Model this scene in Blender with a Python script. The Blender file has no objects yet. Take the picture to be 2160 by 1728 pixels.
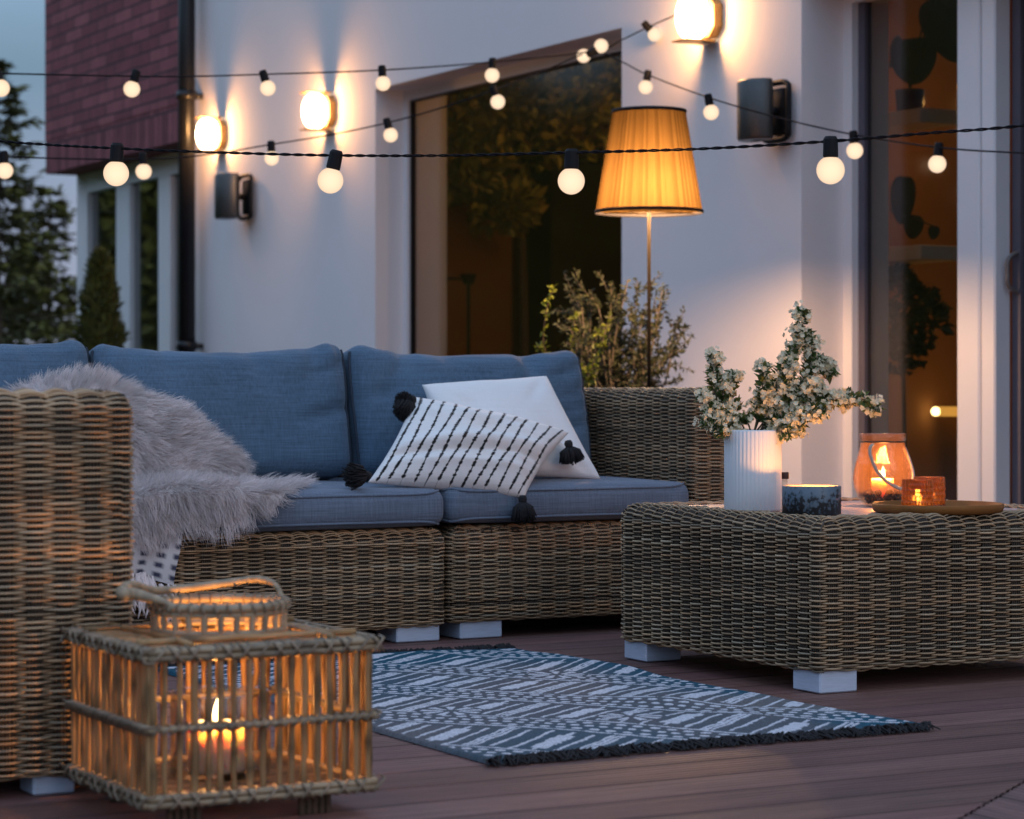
import bpy, math, random
import numpy as np
from mathutils import Vector
rng = np.random.default_rng(7)
random.seed(7)
scene = bpy.context.scene
COL = scene.collection
PI = math.pi

# ---------------------------------------------------------------- camera model
A = math.radians(29.03); SA, CA = math.sin(A), math.cos(A)
F = 5100.0; HX, HY = 1080.0, 825.0; EYE = 0.65
CAM = np.array([0, 0, EYE])
def ray(px, py):
    u = (px - HX) / F; v = (HY - py) / F
    return np.array([SA + u * CA, CA - u * SA, v])
def PD(px, py, d): return CAM + ray(px, py) * d
def PX(px, py, X): r = ray(px, py); return CAM + r * (X / r[0])
def PY(px, py, Y): r = ray(px, py); return CAM + r * (Y / r[1])
def PZ(px, py, Z): r = ray(px, py); return CAM + r * ((Z - EYE) / r[2])

# ---------------------------------------------------------------- mesh builder
ORG = {}
class MB:
    def __init__(s):
        s.v = []; s.f = []; s.m = []; s.n = 0; s.c = []; s.uv = None
    def add(s, verts, faces, mat=0, col=None):
        verts = np.asarray(verts, float).reshape(-1, 3)
        s.v.append(verts)
        if isinstance(faces, np.ndarray):
            s.f.append((faces + s.n))
            s.m.append(np.full(len(faces), mat, np.int32))
        else:
            by = {}
            for f in faces: by.setdefault(len(f), []).append(f)
            for k, fl in by.items():
                a = np.array(fl, np.int64)
                s.f.append(a + s.n); s.m.append(np.full(len(a), mat, np.int32))
        if col is None: c = np.ones((len(verts), 3))
        else:
            c = np.asarray(col, float)
            if c.ndim == 0: c = np.full((len(verts), 3), float(c))
            elif c.ndim == 1 and len(c) == 3 and len(verts) != 3: c = np.tile(c, (len(verts), 1))
            elif c.ndim == 1: c = np.repeat(c[:, None], 3, 1)
        s.c.append(c)
        s.n += len(verts)
        return s
    def box(s, x0, x1, y0, y1, z0, z1, mat=0, col=None):
        v = [(x, y, z) for z in (z0, z1) for y in (y0, y1) for x in (x0, x1)]
        s.add(v, [(0, 2, 3, 1), (4, 5, 7, 6), (0, 1, 5, 4), (2, 6, 7, 3), (0, 4, 6, 2), (1, 3, 7, 5)], mat, col)
        return s
    def bbox(s, x0, x1, y0, y1, z0, z1, b=.006, mat=0, col=None):
        """box with chamfered edges"""
        c = np.array([(x0 + x1) / 2, (y0 + y1) / 2, (z0 + z1) / 2]); h = np.array([x1 - x0, y1 - y0, z1 - z0]) / 2
        b = min(b, h.min() * .9)
        vs = []; idx = {}
        for sx in (-1, 1):
            for sy in (-1, 1):
                for sz in (-1, 1):
                    for ax in range(3):
                        p = np.array([sx, sy, sz]) * (h - b); p[ax] = (sx, sy, sz)[ax] * h[ax]
                        idx[(sx, sy, sz, ax)] = len(vs); vs.append(c + p)
        fs = []
        for ax in range(3):
            o = [i for i in range(3) if i != ax]
            for sg in (-1, 1):
                q = []
                for (a1, a2) in ((-1, -1), (1, -1), (1, 1), (-1, 1)):
                    k = [0, 0, 0]; k[ax] = sg; k[o[0]] = a1; k[o[1]] = a2
                    q.append(idx[(k[0], k[1], k[2], ax)])
                fs.append(tuple(q))
        for ax in range(3):
            o = [i for i in range(3) if i != ax]
            for a1 in (-1, 1):
                for a2 in (-1, 1):
                    def key(e, w):
                        k = [0, 0, 0]; k[ax] = e; k[o[0]] = a1; k[o[1]] = a2
                        return idx[(k[0], k[1], k[2], w)]
                    fs.append((key(-1, o[0]), key(1, o[0]), key(1, o[1]), key(-1, o[1])))
        for sx in (-1, 1):
            for sy in (-1, 1):
                for sz in (-1, 1):
                    fs.append(tuple(idx[(sx, sy, sz, k)] for k in range(3)))
        s.add(vs, fs, mat, col); s.fixn = True
        return s
    def tube(s, pts, r, n=8, mat=0, col=None, cap=True, closed=False):
        P = np.asarray(pts, float); m = len(P)
        R = np.full(m, r) if np.isscalar(r) else np.asarray(r, float)
        if closed: T = np.roll(P, -1, 0) - np.roll(P, 1, 0)
        else: T = np.gradient(P, axis=0)
        T /= np.linalg.norm(T, axis=1)[:, None] + 1e-12
        ref = np.array([0, 0, 1.]) if abs(T[0][2]) < .9 else np.array([1., 0, 0])
        N = np.zeros_like(P); nn = ref - T[0] * (ref @ T[0]); nn /= np.linalg.norm(nn)
        for i in range(m):
            nn = nn - T[i] * (nn @ T[i]); nn /= np.linalg.norm(nn) + 1e-12; N[i] = nn
        B = np.cross(T, N)
        a = np.arange(n) * 2 * PI / n
        V = P[:, None] + R[:, None, None] * (np.cos(a)[None, :, None] * N[:, None] + np.sin(a)[None, :, None] * B[:, None])
        V = V.reshape(-1, 3)
        k = m if closed else m - 1
        i = np.arange(k)[:, None]; j = np.arange(n)[None]
        i2 = (i + 1) % m; j2 = (j + 1) % n
        Fq = np.stack([i * n + j, i * n + j2, i2 * n + j2, i2 * n + j], -1).reshape(-1, 4)
        if col is not None and np.ndim(col) == 1 and len(col) == m: col = np.repeat(col, n)
        s.add(V, Fq, mat, col)
        if cap and not closed:
            b = s.n - len(V)
            s.f.append(np.array([list(range(n))[::-1]]) + b); s.m.append(np.array([mat], np.int32))
            s.f.append(np.array([[(m - 1) * n + q for q in range(n)]]) + b); s.m.append(np.array([mat], np.int32))
        return s
    def lathe(s, prof, c=(0, 0, 0), n=32, mat=0, col=None, rfun=None):
        """prof: list of (r,z)"""
        prof = np.asarray(prof, float); m = len(prof); a = np.arange(n) * 2 * PI / n
        rr = prof[:, 0][:, None] * (np.ones(n) if rfun is None else rfun(a))[None]
        V = np.stack([c[0] + rr * np.cos(a), c[1] + rr * np.sin(a), c[2] + np.repeat(prof[:, 1][:, None], n, 1)], -1).reshape(-1, 3)
        i = np.arange(m - 1)[:, None]; j = np.arange(n)[None]; j2 = (j + 1) % n
        s.add(V, np.stack([i * n + j, i * n + j2, (i + 1) * n + j2, (i + 1) * n + j], -1).reshape(-1, 4), mat, col)
        return s
    def grid(s, V, mat=0, col=None, flip=False):
        """V: (m,n,3)"""
        m, n = V.shape[:2]
        i = np.arange(m - 1)[:, None]; j = np.arange(n - 1)[None]
        Fq = np.stack([i * n + j, i * n + j + 1, (i + 1) * n + j + 1, (i + 1) * n + j], -1).reshape(-1, 4)
        if flip: Fq = Fq[:, ::-1]
        s.add(V.reshape(-1, 3), Fq, mat, None if col is None else np.asarray(col).reshape(-1, 3) if np.ndim(col) == 3 else col)
        return s
    def leaves(s, base, d, nrm, L, Wd, mat=0, col=None, fold=.25, bend=0.):
        """folded diamond leaves. base,d,nrm (k,3), L,Wd (k,)"""
        d = d / (np.linalg.norm(d, axis=1)[:, None] + 1e-9)
        side = np.cross(d, nrm); side /= np.linalg.norm(side, axis=1)[:, None] + 1e-9
        up = np.cross(side, d)
        L = L[:, None]; Wd = Wd[:, None]
        p0 = base; p3 = base + d * L - up * bend * L
        pm = base + d * L * .5
        pl = pm + side * Wd * .5 + up * fold * Wd; pr = pm - side * Wd * .5 + up * fold * Wd
        V = np.stack([p0, pr, p3, pl], 1).reshape(-1, 3)
        k = np.arange(len(base))[:, None] * 4
        T = np.concatenate([k + [[0, 1, 2]], k + [[0, 2, 3]]], 0)
        if col is not None: col = np.repeat(np.asarray(col), 4, 0)
        s.add(V, T, mat, col)
        return s
    def build(s, name, mats, parent=None, org=None, smooth=False, fix=False):
        V = np.concatenate(s.v) if s.v else np.zeros((0, 3))
        if parent is not None:
            o0 = ORG[parent.name]
        else:
            if org is None:
                lo, hi = V.min(0), V.max(0); org = ((lo[0] + hi[0]) / 2, (lo[1] + hi[1]) / 2, lo[2])
            o0 = np.asarray(org, float)
        V = V - o0
        me = bpy.data.meshes.new(name)
        nl = sum(f.size for f in s.f); npoly = sum(len(f) for f in s.f)
        me.vertices.add(len(V)); me.vertices.foreach_set('co', V.ravel())
        me.loops.add(nl); me.polygons.add(npoly)
        li = np.concatenate([f.ravel() for f in s.f]).astype(np.int32)
        sizes = np.concatenate([np.full(len(f), f.shape[1], np.int32) for f in s.f])
        starts = np.concatenate([[0], np.cumsum(sizes)[:-1]]).astype(np.int32)
        me.loops.foreach_set('vertex_index', li)
        me.polygons.foreach_set('loop_start', starts)
        me.polygons.foreach_set('material_index', np.concatenate(s.m))
        me.polygons.foreach_set('use_smooth', np.full(npoly, smooth, bool))
        me.update(calc_edges=True)
        cc = np.concatenate(s.c)
        if not np.allclose(cc, 1):
            at = me.color_attributes.new('Col', 'FLOAT_COLOR', 'POINT')
            at.data.foreach_set('color', np.concatenate([cc, np.ones((len(cc), 1))], 1).ravel())
        if fix or getattr(s, 'fixn', False):
            import bmesh
            bm = bmesh.new(); bm.from_mesh(me); bmesh.ops.recalc_face_normals(bm, faces=bm.faces); bm.to_mesh(me); bm.free()
        me.validate()
        for m in (mats if isinstance(mats, (list, tuple)) else [mats]): me.materials.append(m)
        o = bpy.data.objects.new(name, me); COL.objects.link(o)
        if parent is not None: o.parent = parent
        else: o.location = o0
        ORG[o.name] = o0
        return o

def tag(o, label=None, cat=None, group=None, kind=None):
    if label: o['label'] = label
    if cat: o['category'] = cat
    if group: o['group'] = group
    if kind: o['kind'] = kind
    return o
def empty(name, loc, label=None, cat=None, group=None):
    o = bpy.data.objects.new(name, None); COL.objects.link(o)
    o.location = loc; o.empty_display_size = .1
    ORG[o.name] = np.asarray(loc, float)
    return tag(o, label, cat, group)
def copy_tree(o, parent=None):
    c = o.copy(); COL.objects.link(c)
    ORG[c.name] = ORG.get(o.name, np.zeros(3))
    if parent is not None: c.parent = parent
    for ch in list(o.children): copy_tree(ch, c)
    return c
def smoothnoise(shape, cells, seed=0):
    r = np.random.default_rng(seed); g = r.standard_normal((cells[0] + 2, cells[1] + 2))
    y = np.linspace(0, cells[0], shape[0]); x = np.linspace(0, cells[1], shape[1])
    yi = y.astype(int); xi = x.astype(int); fy = (y - yi); fx = (x - xi)
    fy = fy * fy * (3 - 2 * fy); fx = fx * fx * (3 - 2 * fx)
    a = g[yi][:, xi]; b = g[yi][:, xi + 1]; c = g[yi + 1][:, xi]; d = g[yi + 1][:, xi + 1]
    return (a * (1 - fx) + b * fx) * (1 - fy)[:, None] + (c * (1 - fx) + d * fx) * fy[:, None]
def spline(pts, n):
    P = np.asarray(pts, float); k = len(P)
    if k == 2: return P[0] + (P[1] - P[0]) * np.linspace(0, 1, n)[:, None]
    t = np.linspace(0, k - 1, n); i = np.clip(t.astype(int), 0, k - 2); f = (t - i)[:, None]
    p0 = P[np.clip(i - 1, 0, k - 1)]; p1 = P[i]; p2 = P[i + 1]; p3 = P[np.clip(i + 2, 0, k - 1)]
    return .5 * (2 * p1 + (p2 - p0) * f + (2 * p0 - 5 * p1 + 4 * p2 - p3) * f ** 2 + (3 * p1 - p0 - 3 * p2 + p3) * f ** 3)

# ---------------------------------------------------------------- materials
def nm(name):
    m = bpy.data.materials.new(name); m.use_nodes = True
    nt = m.node_tree; b = nt.nodes['Principled BSDF']
    return m, nt, b
def lk(nt, a, b): nt.links.new(a, b)
def nd(nt, t, **kw):
    n = nt.nodes.new(t)
    for k, v in kw.items(): setattr(n, k, v)
    return n
def mat(name, col, rough=.6, var=.12, scale=8, bump=0., bscale=None, spec=.5, metal=0., stretch=(1, 1, 1), vcol=False, sub=0., subcol=None, trans=0., coat=0.):
    m, nt, b = nm(name)
    b.inputs['Roughness'].default_value = rough; b.inputs['Metallic'].default_value = metal
    b.inputs['Specular IOR Level'].default_value = spec
    tc = nd(nt, 'ShaderNodeTexCoord'); mp = nd(nt, 'ShaderNodeMapping'); mp.inputs['Scale'].default_value = stretch
    lk(nt, tc.outputs['Object'], mp.inputs[0])
    nz = nd(nt, 'ShaderNodeTexNoise'); nz.inputs['Scale'].default_value = scale; nz.inputs['Detail'].default_value = 5
    lk(nt, mp.outputs[0], nz.inputs['Vector'])
    mx = nd(nt, 'ShaderNodeMix', data_type='RGBA')
    lo = [max(0, c * (1 - var * 1.6)) for c in col] + [1]; hi = [min(1, c * (1 + var * 1.6)) for c in col] + [1]
    mx.inputs['A'].default_value = lo; mx.inputs['B'].default_value = hi
    lk(nt, nz.outputs['Fac'], mx.inputs['Factor'])
    out = mx.outputs['Result']
    if vcol:
        at = nd(nt, 'ShaderNodeAttribute', attribute_name='Col')
        mm = nd(nt, 'ShaderNodeMix', data_type='RGBA', blend_type='MULTIPLY'); mm.inputs['Factor'].default_value = 1
        lk(nt, out, mm.inputs['A']); lk(nt, at.outputs['Color'], mm.inputs['B']); out = mm.outputs['Result']
    lk(nt, out, b.inputs['Base Color'])
    if bump:
        n2 = nd(nt, 'ShaderNodeTexNoise'); n2.inputs['Scale'].default_value = bscale or scale * 6; n2.inputs['Detail'].default_value = 4
        lk(nt, mp.outputs[0], n2.inputs['Vector'])
        bp = nd(nt, 'ShaderNodeBump'); bp.inputs['Strength'].default_value = bump; bp.inputs['Distance'].default_value = .01
        lk(nt, n2.outputs['Fac'], bp.inputs['Height']); lk(nt, bp.outputs[0], b.inputs['Normal'])
    if sub:
        b.inputs['Subsurface Weight'].default_value = sub; b.inputs['Subsurface Radius'].default_value = (.012, .009, .0075)
        b.inputs['Subsurface Scale'].default_value = 2.6
    if coat: b.inputs['Coat Weight'].default_value = coat
    if trans:
        tr = nd(nt, 'ShaderNodeBsdfTranslucent'); lk(nt, out, tr.inputs['Color'])
        ms = nd(nt, 'ShaderNodeMixShader'); ms.inputs[0].default_value = trans
        o = nt.nodes['Material Output']
        lk(nt, b.outputs[0], ms.inputs[1]); lk(nt, tr.outputs[0], ms.inputs[2]); lk(nt, ms.outputs[0], o.inputs['Surface'])
    return m
def emit(name, col, s, transp=0.):
    m = bpy.data.materials.new(name); m.use_nodes = True; nt = m.node_tree; nt.nodes.clear()
    o = nd(nt, 'ShaderNodeOutputMaterial'); e = nd(nt, 'ShaderNodeEmission')
    e.inputs[0].default_value = (*col, 1); e.inputs[1].default_value = s
    if transp:
        t = nd(nt, 'ShaderNodeBsdfTransparent'); a = nd(nt, 'ShaderNodeAddShader')
        lk(nt, t.outputs[0], a.inputs[0]); lk(nt, e.outputs[0], a.inputs[1]); lk(nt, a.outputs[0], o.inputs[0])
    else: lk(nt, e.outputs[0], o.inputs[0])
    return m
def glass(name, tint, rough=.02, ior=1.45, bump=0., bscale=60, mult=1.0, diff=0., diffcol=(1, 1, 1)):
    """thin glass: tinted see-through plus fresnel reflection"""
    m = bpy.data.materials.new(name); m.use_nodes = True; nt = m.node_tree; nt.nodes.clear()
    o = nd(nt, 'ShaderNodeOutputMaterial'); t = nd(nt, 'ShaderNodeBsdfTransparent'); t.inputs[0].default_value = (*tint, 1)
    g = nd(nt, 'ShaderNodeBsdfGlossy'); g.inputs['Roughness'].default_value = rough
    # Schlick reflectance, the same from either side of the thin pane
    fr = nd(nt, 'ShaderNodeLayerWeight'); fr.inputs[0].default_value = .5
    pw = nd(nt, 'ShaderNodeMath', operation='POWER'); pw.inputs[1].default_value = 5; lk(nt, fr.outputs['Facing'], pw.inputs[0])
    f0 = ((ior - 1) / (ior + 1)) ** 2
    ml = nd(nt, 'ShaderNodeMath', operation='MULTIPLY_ADD'); ml.inputs[1].default_value = mult * (1 - f0); ml.inputs[2].default_value = f0 * mult; ml.use_clamp = True
    lk(nt, pw.outputs[0], ml.inputs[0])
    ms = nd(nt, 'ShaderNodeMixShader'); lk(nt, ml.outputs[0], ms.inputs[0]); lk(nt, g.outputs[0], ms.inputs[2])
    src = t.outputs[0]
    if diff:
        df = nd(nt, 'ShaderNodeBsdfTranslucent'); df.inputs[0].default_value = (*diffcol, 1)
        m2 = nd(nt, 'ShaderNodeMixShader'); m2.inputs[0].default_value = diff
        lk(nt, src, m2.inputs[1]); lk(nt, df.outputs[0], m2.inputs[2]); src = m2.outputs[0]
    lk(nt, src, ms.inputs[1])
    if bump:
        tc = nd(nt, 'ShaderNodeTexCoord'); nz = nd(nt, 'ShaderNodeTexNoise'); nz.inputs['Scale'].default_value = bscale
        lk(nt, tc.outputs['Object'], nz.inputs['Vector'])
        bp = nd(nt, 'ShaderNodeBump'); bp.inputs['Strength'].default_value = bump; bp.inputs['Distance'].default_value = .02
        lk(nt, nz.outputs['Fac'], bp.inputs['Height']); lk(nt, bp.outputs[0], g.inputs['Normal'])
    lk(nt, ms.outputs[0], o.inputs[0])
    return m
def fabric(name, col, scale=900, bump=.35, var=.18, rough=.9, vcol=False):
    """woven cloth: two stretched noises make warp and weft"""
    m, nt, b = nm(name)
    b.inputs['Roughness'].default_value = rough; b.inputs['Specular IOR Level'].default_value = .15
    b.inputs['Sheen Weight'].default_value = .15
    tc = nd(nt, 'ShaderNodeTexCoord'); outs = []
    for st in ((6, 6, 160), (160, 160, 6), (3, 3, 3)):
        mp = nd(nt, 'ShaderNodeMapping'); mp.inputs['Scale'].default_value = [q * scale / 900 for q in st]
        lk(nt, tc.outputs['Object'], mp.inputs[0])
        nz = nd(nt, 'ShaderNodeTexNoise'); nz.inputs['Scale'].default_value = 1.5; nz.inputs['Detail'].default_value = 3
        lk(nt, mp.outputs[0], nz.inputs['Vector']); outs.append(nz.outputs['Fac'])
    a = nd(nt, 'ShaderNodeMath', operation='ADD'); lk(nt, outs[0], a.inputs[0]); lk(nt, outs[1], a.inputs[1])
    a2 = nd(nt, 'ShaderNodeMath', operation='MULTIPLY_ADD'); lk(nt, a.outputs[0], a2.inputs[0]); a2.inputs[1].default_value = .4
    mm = nd(nt, 'ShaderNodeMath', operation='MULTIPLY'); lk(nt, outs[2], mm.inputs[0]); mm.inputs[1].default_value = .2
    lk(nt, mm.outputs[0], a2.inputs[2])
    mx = nd(nt, 'ShaderNodeMix', data_type='RGBA')
    mx.inputs['A'].default_value = [c * (1 - var * 2) for c in col] + [1]; mx.inputs['B'].default_value = [min(1, c * (1 + var * 2)) for c in col] + [1]
    lk(nt, a2.outputs[0], mx.inputs['Factor']); out = mx.outputs['Result']
    if vcol:
        at = nd(nt, 'ShaderNodeAttribute', attribute_name='Col')
        mu = nd(nt, 'ShaderNodeMix', data_type='RGBA', blend_type='MULTIPLY'); mu.inputs['Factor'].default_value = 1
        lk(nt, out, mu.inputs['A']); lk(nt, at.outputs['Color'], mu.inputs['B']); out = mu.outputs['Result']
    lk(nt, out, b.inputs['Base Color'])
    bp = nd(nt, 'ShaderNodeBump'); bp.inputs['Strength'].default_value = bump; bp.inputs['Distance'].default_value = .003
    lk(nt, a.outputs[0], bp.inputs['Height']); lk(nt, bp.outputs[0], b.inputs['Normal'])
    return m
WARM = (1.0, .56, .22)
def point(name, loc, e, col=WARM, r=.02, parent=None):
    l = bpy.data.lights.new(name, 'POINT'); l.energy = e; l.color = col; l.shadow_soft_size = r
    o = bpy.data.objects.new(name, l); COL.objects.link(o)
    if parent is not None:
        o.parent = parent; o.location = np.asarray(loc) - ORG[parent.name]
    else: o.location = loc
    return o

M = dict(
    plaster=mat('white_plaster', (.82, .755, .735), .85, .05, 1.3, .16, 150),
    frame=mat('white_frame', (.82, .78, .77), .35, .02, 5),
    reveal=mat('window_reveal', (.6, .57, .55), .8, .05, 4),
    black=mat('black_metal', (.009, .009, .010), .3, .2, 20, spec=.35),
    blackpl=mat('black_plastic', (.008, .007, .008), .6, .2, 30, spec=.2),
    brass=mat('lamp_metal', (.32, .2, .08), .4, .15, 20, metal=.6),
    steel=mat('brushed_steel_foot', (.56, .64, .78), .42, .12, 25, metal=.2, stretch=(1, 1, 12)),
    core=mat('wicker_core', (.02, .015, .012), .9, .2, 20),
    cloth=fabric('blue_grey_linen', (.083, .14, .208), 900, .7, .48),
    seatcloth=fabric('grey_blue_linen', (.125, .16, .215), 900, .6, .4),
    white=fabric('white_cotton', (.75, .74, .73), 700, .3, .05),
    stripe=fabric('white_striped_cotton', (.76, .74, .72), 500, .35, .06, vcol=True),
    wool=mat('black_wool', (.014, .013, .015), .95, .3, 60, .4),
    bark=mat('bark', (.09, .06, .04), .9, .3, 20, .6, 60),
    earth=mat('potting_soil', (.03, .022, .016), .95, .3, 40, .5),
)
# ================================================================ SETTING
W = 5.5                                     # plane of the white house wall
# ---- ground
g = MB(); g.add([(-150, -60, -.09), (150, -60, -.09), (150, 260, -.09), (-150, 260, -.09)], [(0, 1, 2, 3)])
M['lawn'] = mat('lawn', (.035, .06, .02), .95, .35, 2.5, .5, 60)
tag(g.build('ground', M['lawn']), kind='structure')

# ---- deck: grooved boards along X, and boards along Y beyond a slanting joint
def deckmat(name, axis):
    m, nt, b = nm(name)
    b.inputs['Roughness'].default_value = .5; b.inputs['Specular IOR Level'].default_value = .45
    tc = nd(nt, 'ShaderNodeTexCoord'); mp = nd(nt, 'ShaderNodeMapping'); mp.inputs['Scale'].default_value = (1.2, 22, 1) if axis == 0 else (22, 1.2, 1)
    lk(nt, tc.outputs['Object'], mp.inputs[0])
    nz = nd(nt, 'ShaderNodeTexNoise'); nz.inputs['Scale'].default_value = 3; nz.inputs['Detail'].default_value = 6; nz.inputs['Roughness'].default_value = .65
    lk(nt, mp.outputs[0], nz.inputs['Vector'])
    n2 = nd(nt, 'ShaderNodeTexNoise'); n2.inputs['Scale'].default_value = 1.7; n2.inputs['Detail'].default_value = 4
    lk(nt, tc.outputs['Object'], n2.inputs['Vector'])
    cr = nd(nt, 'ShaderNodeValToRGB'); cr.color_ramp.elements[0].color = (.092, .043, .037, 1); cr.color_ramp.elements[1].color = (.198, .099, .083, 1)
    cr.color_ramp.elements[0].position = .3; cr.color_ramp.elements[1].position = .72
    lk(nt, nz.outputs['Fac'], cr.inputs[0])
    at = nd(nt, 'ShaderNodeAttribute', attribute_name='Col')
    mu = nd(nt, 'ShaderNodeMix', data_type='RGBA', blend_type='MULTIPLY'); mu.inputs['Factor'].default_value = 1
    lk(nt, cr.outputs[0], mu.inputs['A']); lk(nt, at.outputs['Color'], mu.inputs['B'])
    lk(nt, mu.outputs['Result'], b.inputs['Base Color'])
    rr = nd(nt, 'ShaderNodeMapRange'); rr.inputs['To Min'].default_value = .38; rr.inputs['To Max'].default_value = .7
    lk(nt, n2.outputs['Fac'], rr.inputs['Value']); lk(nt, rr.outputs[0], b.inputs['Roughness'])
    bp = nd(nt, 'ShaderNodeBump'); bp.inputs['Strength'].default_value = .35; bp.inputs['Distance'].default_value = .006
    lk(nt, nz.outputs['Fac'], bp.inputs['Height']); lk(nt, bp.outputs[0], b.inputs['Normal'])
    return m
def jointx(y): return 2.372 + (y - 2.88) / .692
def board_section(y0, y1, nrib=7):
    """cross-section of one board: (offset, z) with shallow ribs"""
    w = y1 - y0; P = [(0.0035, -.02), (.005, -.004), (.008, 0), (.0121, 0)]
    for k in range(1, nrib):
        c = w * k / nrib; P += [(c - .0055, 0), (c - .003, -.0022), (c + .003, -.0022), (c + .0055, 0)]
    P += [(w - .0121, 0), (w - .008, 0), (w - .005, -.004), (w - .0035, -.02)]
    return np.array(P)
def groove_shade_dirt(sec):
    """groove shade and grime painted along the board edges and, fainter, in the ribs"""
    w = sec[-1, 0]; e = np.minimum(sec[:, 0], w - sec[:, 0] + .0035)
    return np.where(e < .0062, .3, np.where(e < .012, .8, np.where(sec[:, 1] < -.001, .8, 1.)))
dk = MB(); BW = .142
for k in range(int(-1 / BW), int(13.9 / BW)):
    y0 = k * BW; sec = board_section(y0, y0 + BW)
    c = 1 + rng.uniform(-.17, .17); tint = np.array([c, c * rng.uniform(.95, 1.04), c * rng.uniform(.94, 1.06)])
    xs = [-4.5 + rng.uniform(0, 2)]
    ends = [-5]
    x = -5 + rng.uniform(.5, 3)
    ends.append(5.495)
    for a0, a1 in zip(ends[:-1], ends[1:]):
        yy = y0 + sec[:, 0]
        L0 = np.full(len(yy), a0 + .0015); L1 = np.minimum(a1 - .0015, jointx(yy) - .004)
        if (L1 <= L0).all(): continue
        L0 = np.minimum(L0, L1)
        cc = tint * rng.uniform(.93, 1.07)
        V = np.stack([np.stack([L0, yy, sec[:, 1]], -1), np.stack([L1, yy, sec[:, 1]], -1)])
        dk.grid(V, 0, np.repeat((groove_shade_dirt(sec)[:, None] * cc)[None], 2, 0), flip=True)
for k in range(int(-1 / BW), int(5.4 / BW)):
    x0 = k * BW + .01; sec = board_section(x0, x0 + BW)
    c = 1 + rng.uniform(-.15, .15); tint = np.array([c, c * rng.uniform(.95, 1.04), c * rng.uniform(.94, 1.06)])
    xx = x0 + sec[:, 0]; L1 = 2.88 + .692 * (xx - 2.372) - .004; L0 = np.full(len(xx), -1.5)
    if (L1 <= L0).all(): continue
    V = np.stack([np.stack([xx, L0, sec[:, 1]], -1), np.stack([xx, np.maximum(L0, L1), sec[:, 1]], -1)])
    dk.grid(V, 1, np.repeat((groove_shade_dirt(sec)[:, None] * tint)[None], 2, 0))
dk.box(-5, 5.49, -1.5, 13.9, -.08, -.021, 2)
tag(dk.build('deck', [deckmat('deck_boards_across', 0), deckmat('deck_boards_along', 1), M['core']]), kind='structure')

# ================================================================ HOUSE
house = empty('house', (W, 10, 0), 'white rendered house with dark red brick upper storey and large terrace windows', 'house')
wb = MB(); T1 = W + .42
ZT = 5.6; OZ = 2.225
DY0, DY1, WY0, WY1, WE = 5.0, 7.61, 8.93, 11.38, 13.95
for (y0, y1, z0, z1) in ((-1.2, DY0, 0, ZT), (DY1, WY0, 0, OZ), (WY1, WE, 0, OZ), (DY0, WE, OZ, ZT), (WY0, WY1, 0, .12)):
    wb.box(W, T1, y0, y1, z0 - (.085 if z0 == 0 else 0), z1)
wb.build('rendered_wall', M['plaster'], house)

# ---- windows
M['pane'] = glass('window_glass', (.80, .80, .76), .10, 1.6, mult=1.4, bump=.05, bscale=1.5)
def framed(name, Xf, y0, y1, z0, z1, fw, depth, parent, extra=()):
    fr = MB()
    fr.box(Xf, Xf + depth, y1 - fw, y1, z0, z1); fr.box(Xf, Xf + depth, y0, y0 + fw, z0, z1)
    fr.box(Xf, Xf + depth, y0 + fw, y1 - fw, z1 - fw, z1); fr.box(Xf, Xf + depth, y0 + fw, y1 - fw, z0, z0 + fw)
    return fr
win = framed('window', 5.66, WY0, WY1, .12, OZ, .055, .07, house)
# slim dark gasket between frame and glass
wo = win.build('window', M['frame'], house)
gk = framed('g', 5.675, WY0 + .055, WY1 - .055, .175, OZ - .055, .009, .03, house); gk.build('gasket', M['black'], wo)
p = MB(); p.box(5.69, 5.7, WY0 + .056, WY1 - .056, .176, OZ - .056); p.build('pane', M['pane'], wo)
sl = MB(); sl.bbox(5.46, 5.66, WY0 - .0, WY1, .121, .135, .004); sl.build('sill', M['steel'], wo)

door = MB()
door.box(5.70, 5.80, DY1 - .055, DY1, 0, OZ); door.box(5.70, 5.80, DY0, DY0 + .055, 0, OZ)
door.box(5.70, 5.80, DY0 + .055, DY1 - .055, OZ - .07, OZ); door.box(5.69, 5.80, DY0 + .055, DY1 - .055, .0, .05)
do = door.build('terrace_door', M['frame'], house)
st = MB(); st.bbox(5.685, 5.77, 6.785, 6.91, .051, OZ - .071, .006); st.bbox(5.69, 5.765, 6.705, 6.781, .051, OZ - .071, .006); st.build('door_stile', M['frame'], do)
gk = MB(); gk.box(5.73, 5.765, DY1 - .095, DY1 - .0551, .05, OZ - .07); gk.box(5.77, 5.80, 6.66, 6.7045, .05, OZ - .07); gk.build('gasket', mat('grey_gasket', (.11, .095, .115), .6, .1, 10), do)
p = MB(); p.box(5.745, 5.755, 6.911, DY1 - .096, .052, OZ - .072); p.build('pane', M['pane'], do)
p = MB(); p.box(5.785, 5.795, DY0 + .056, 6.659, .052, OZ - .072); p.build('pane', M['pane'], do)
hb = PX(2142, 575, 5.76)
hd = MB(); hd.tube(spline([hb + [0.02, 0, -.075], hb + [-.03, 0, -.05], hb + [-.035, 0, 0], hb + [-.03, 0, .05], hb + [.02, 0, .075]], 18), .009, 8); hd.build('handle', mat('bronze_handle', (.16, .13, .12), .4, .1, 20), do, smooth=True)

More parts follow.
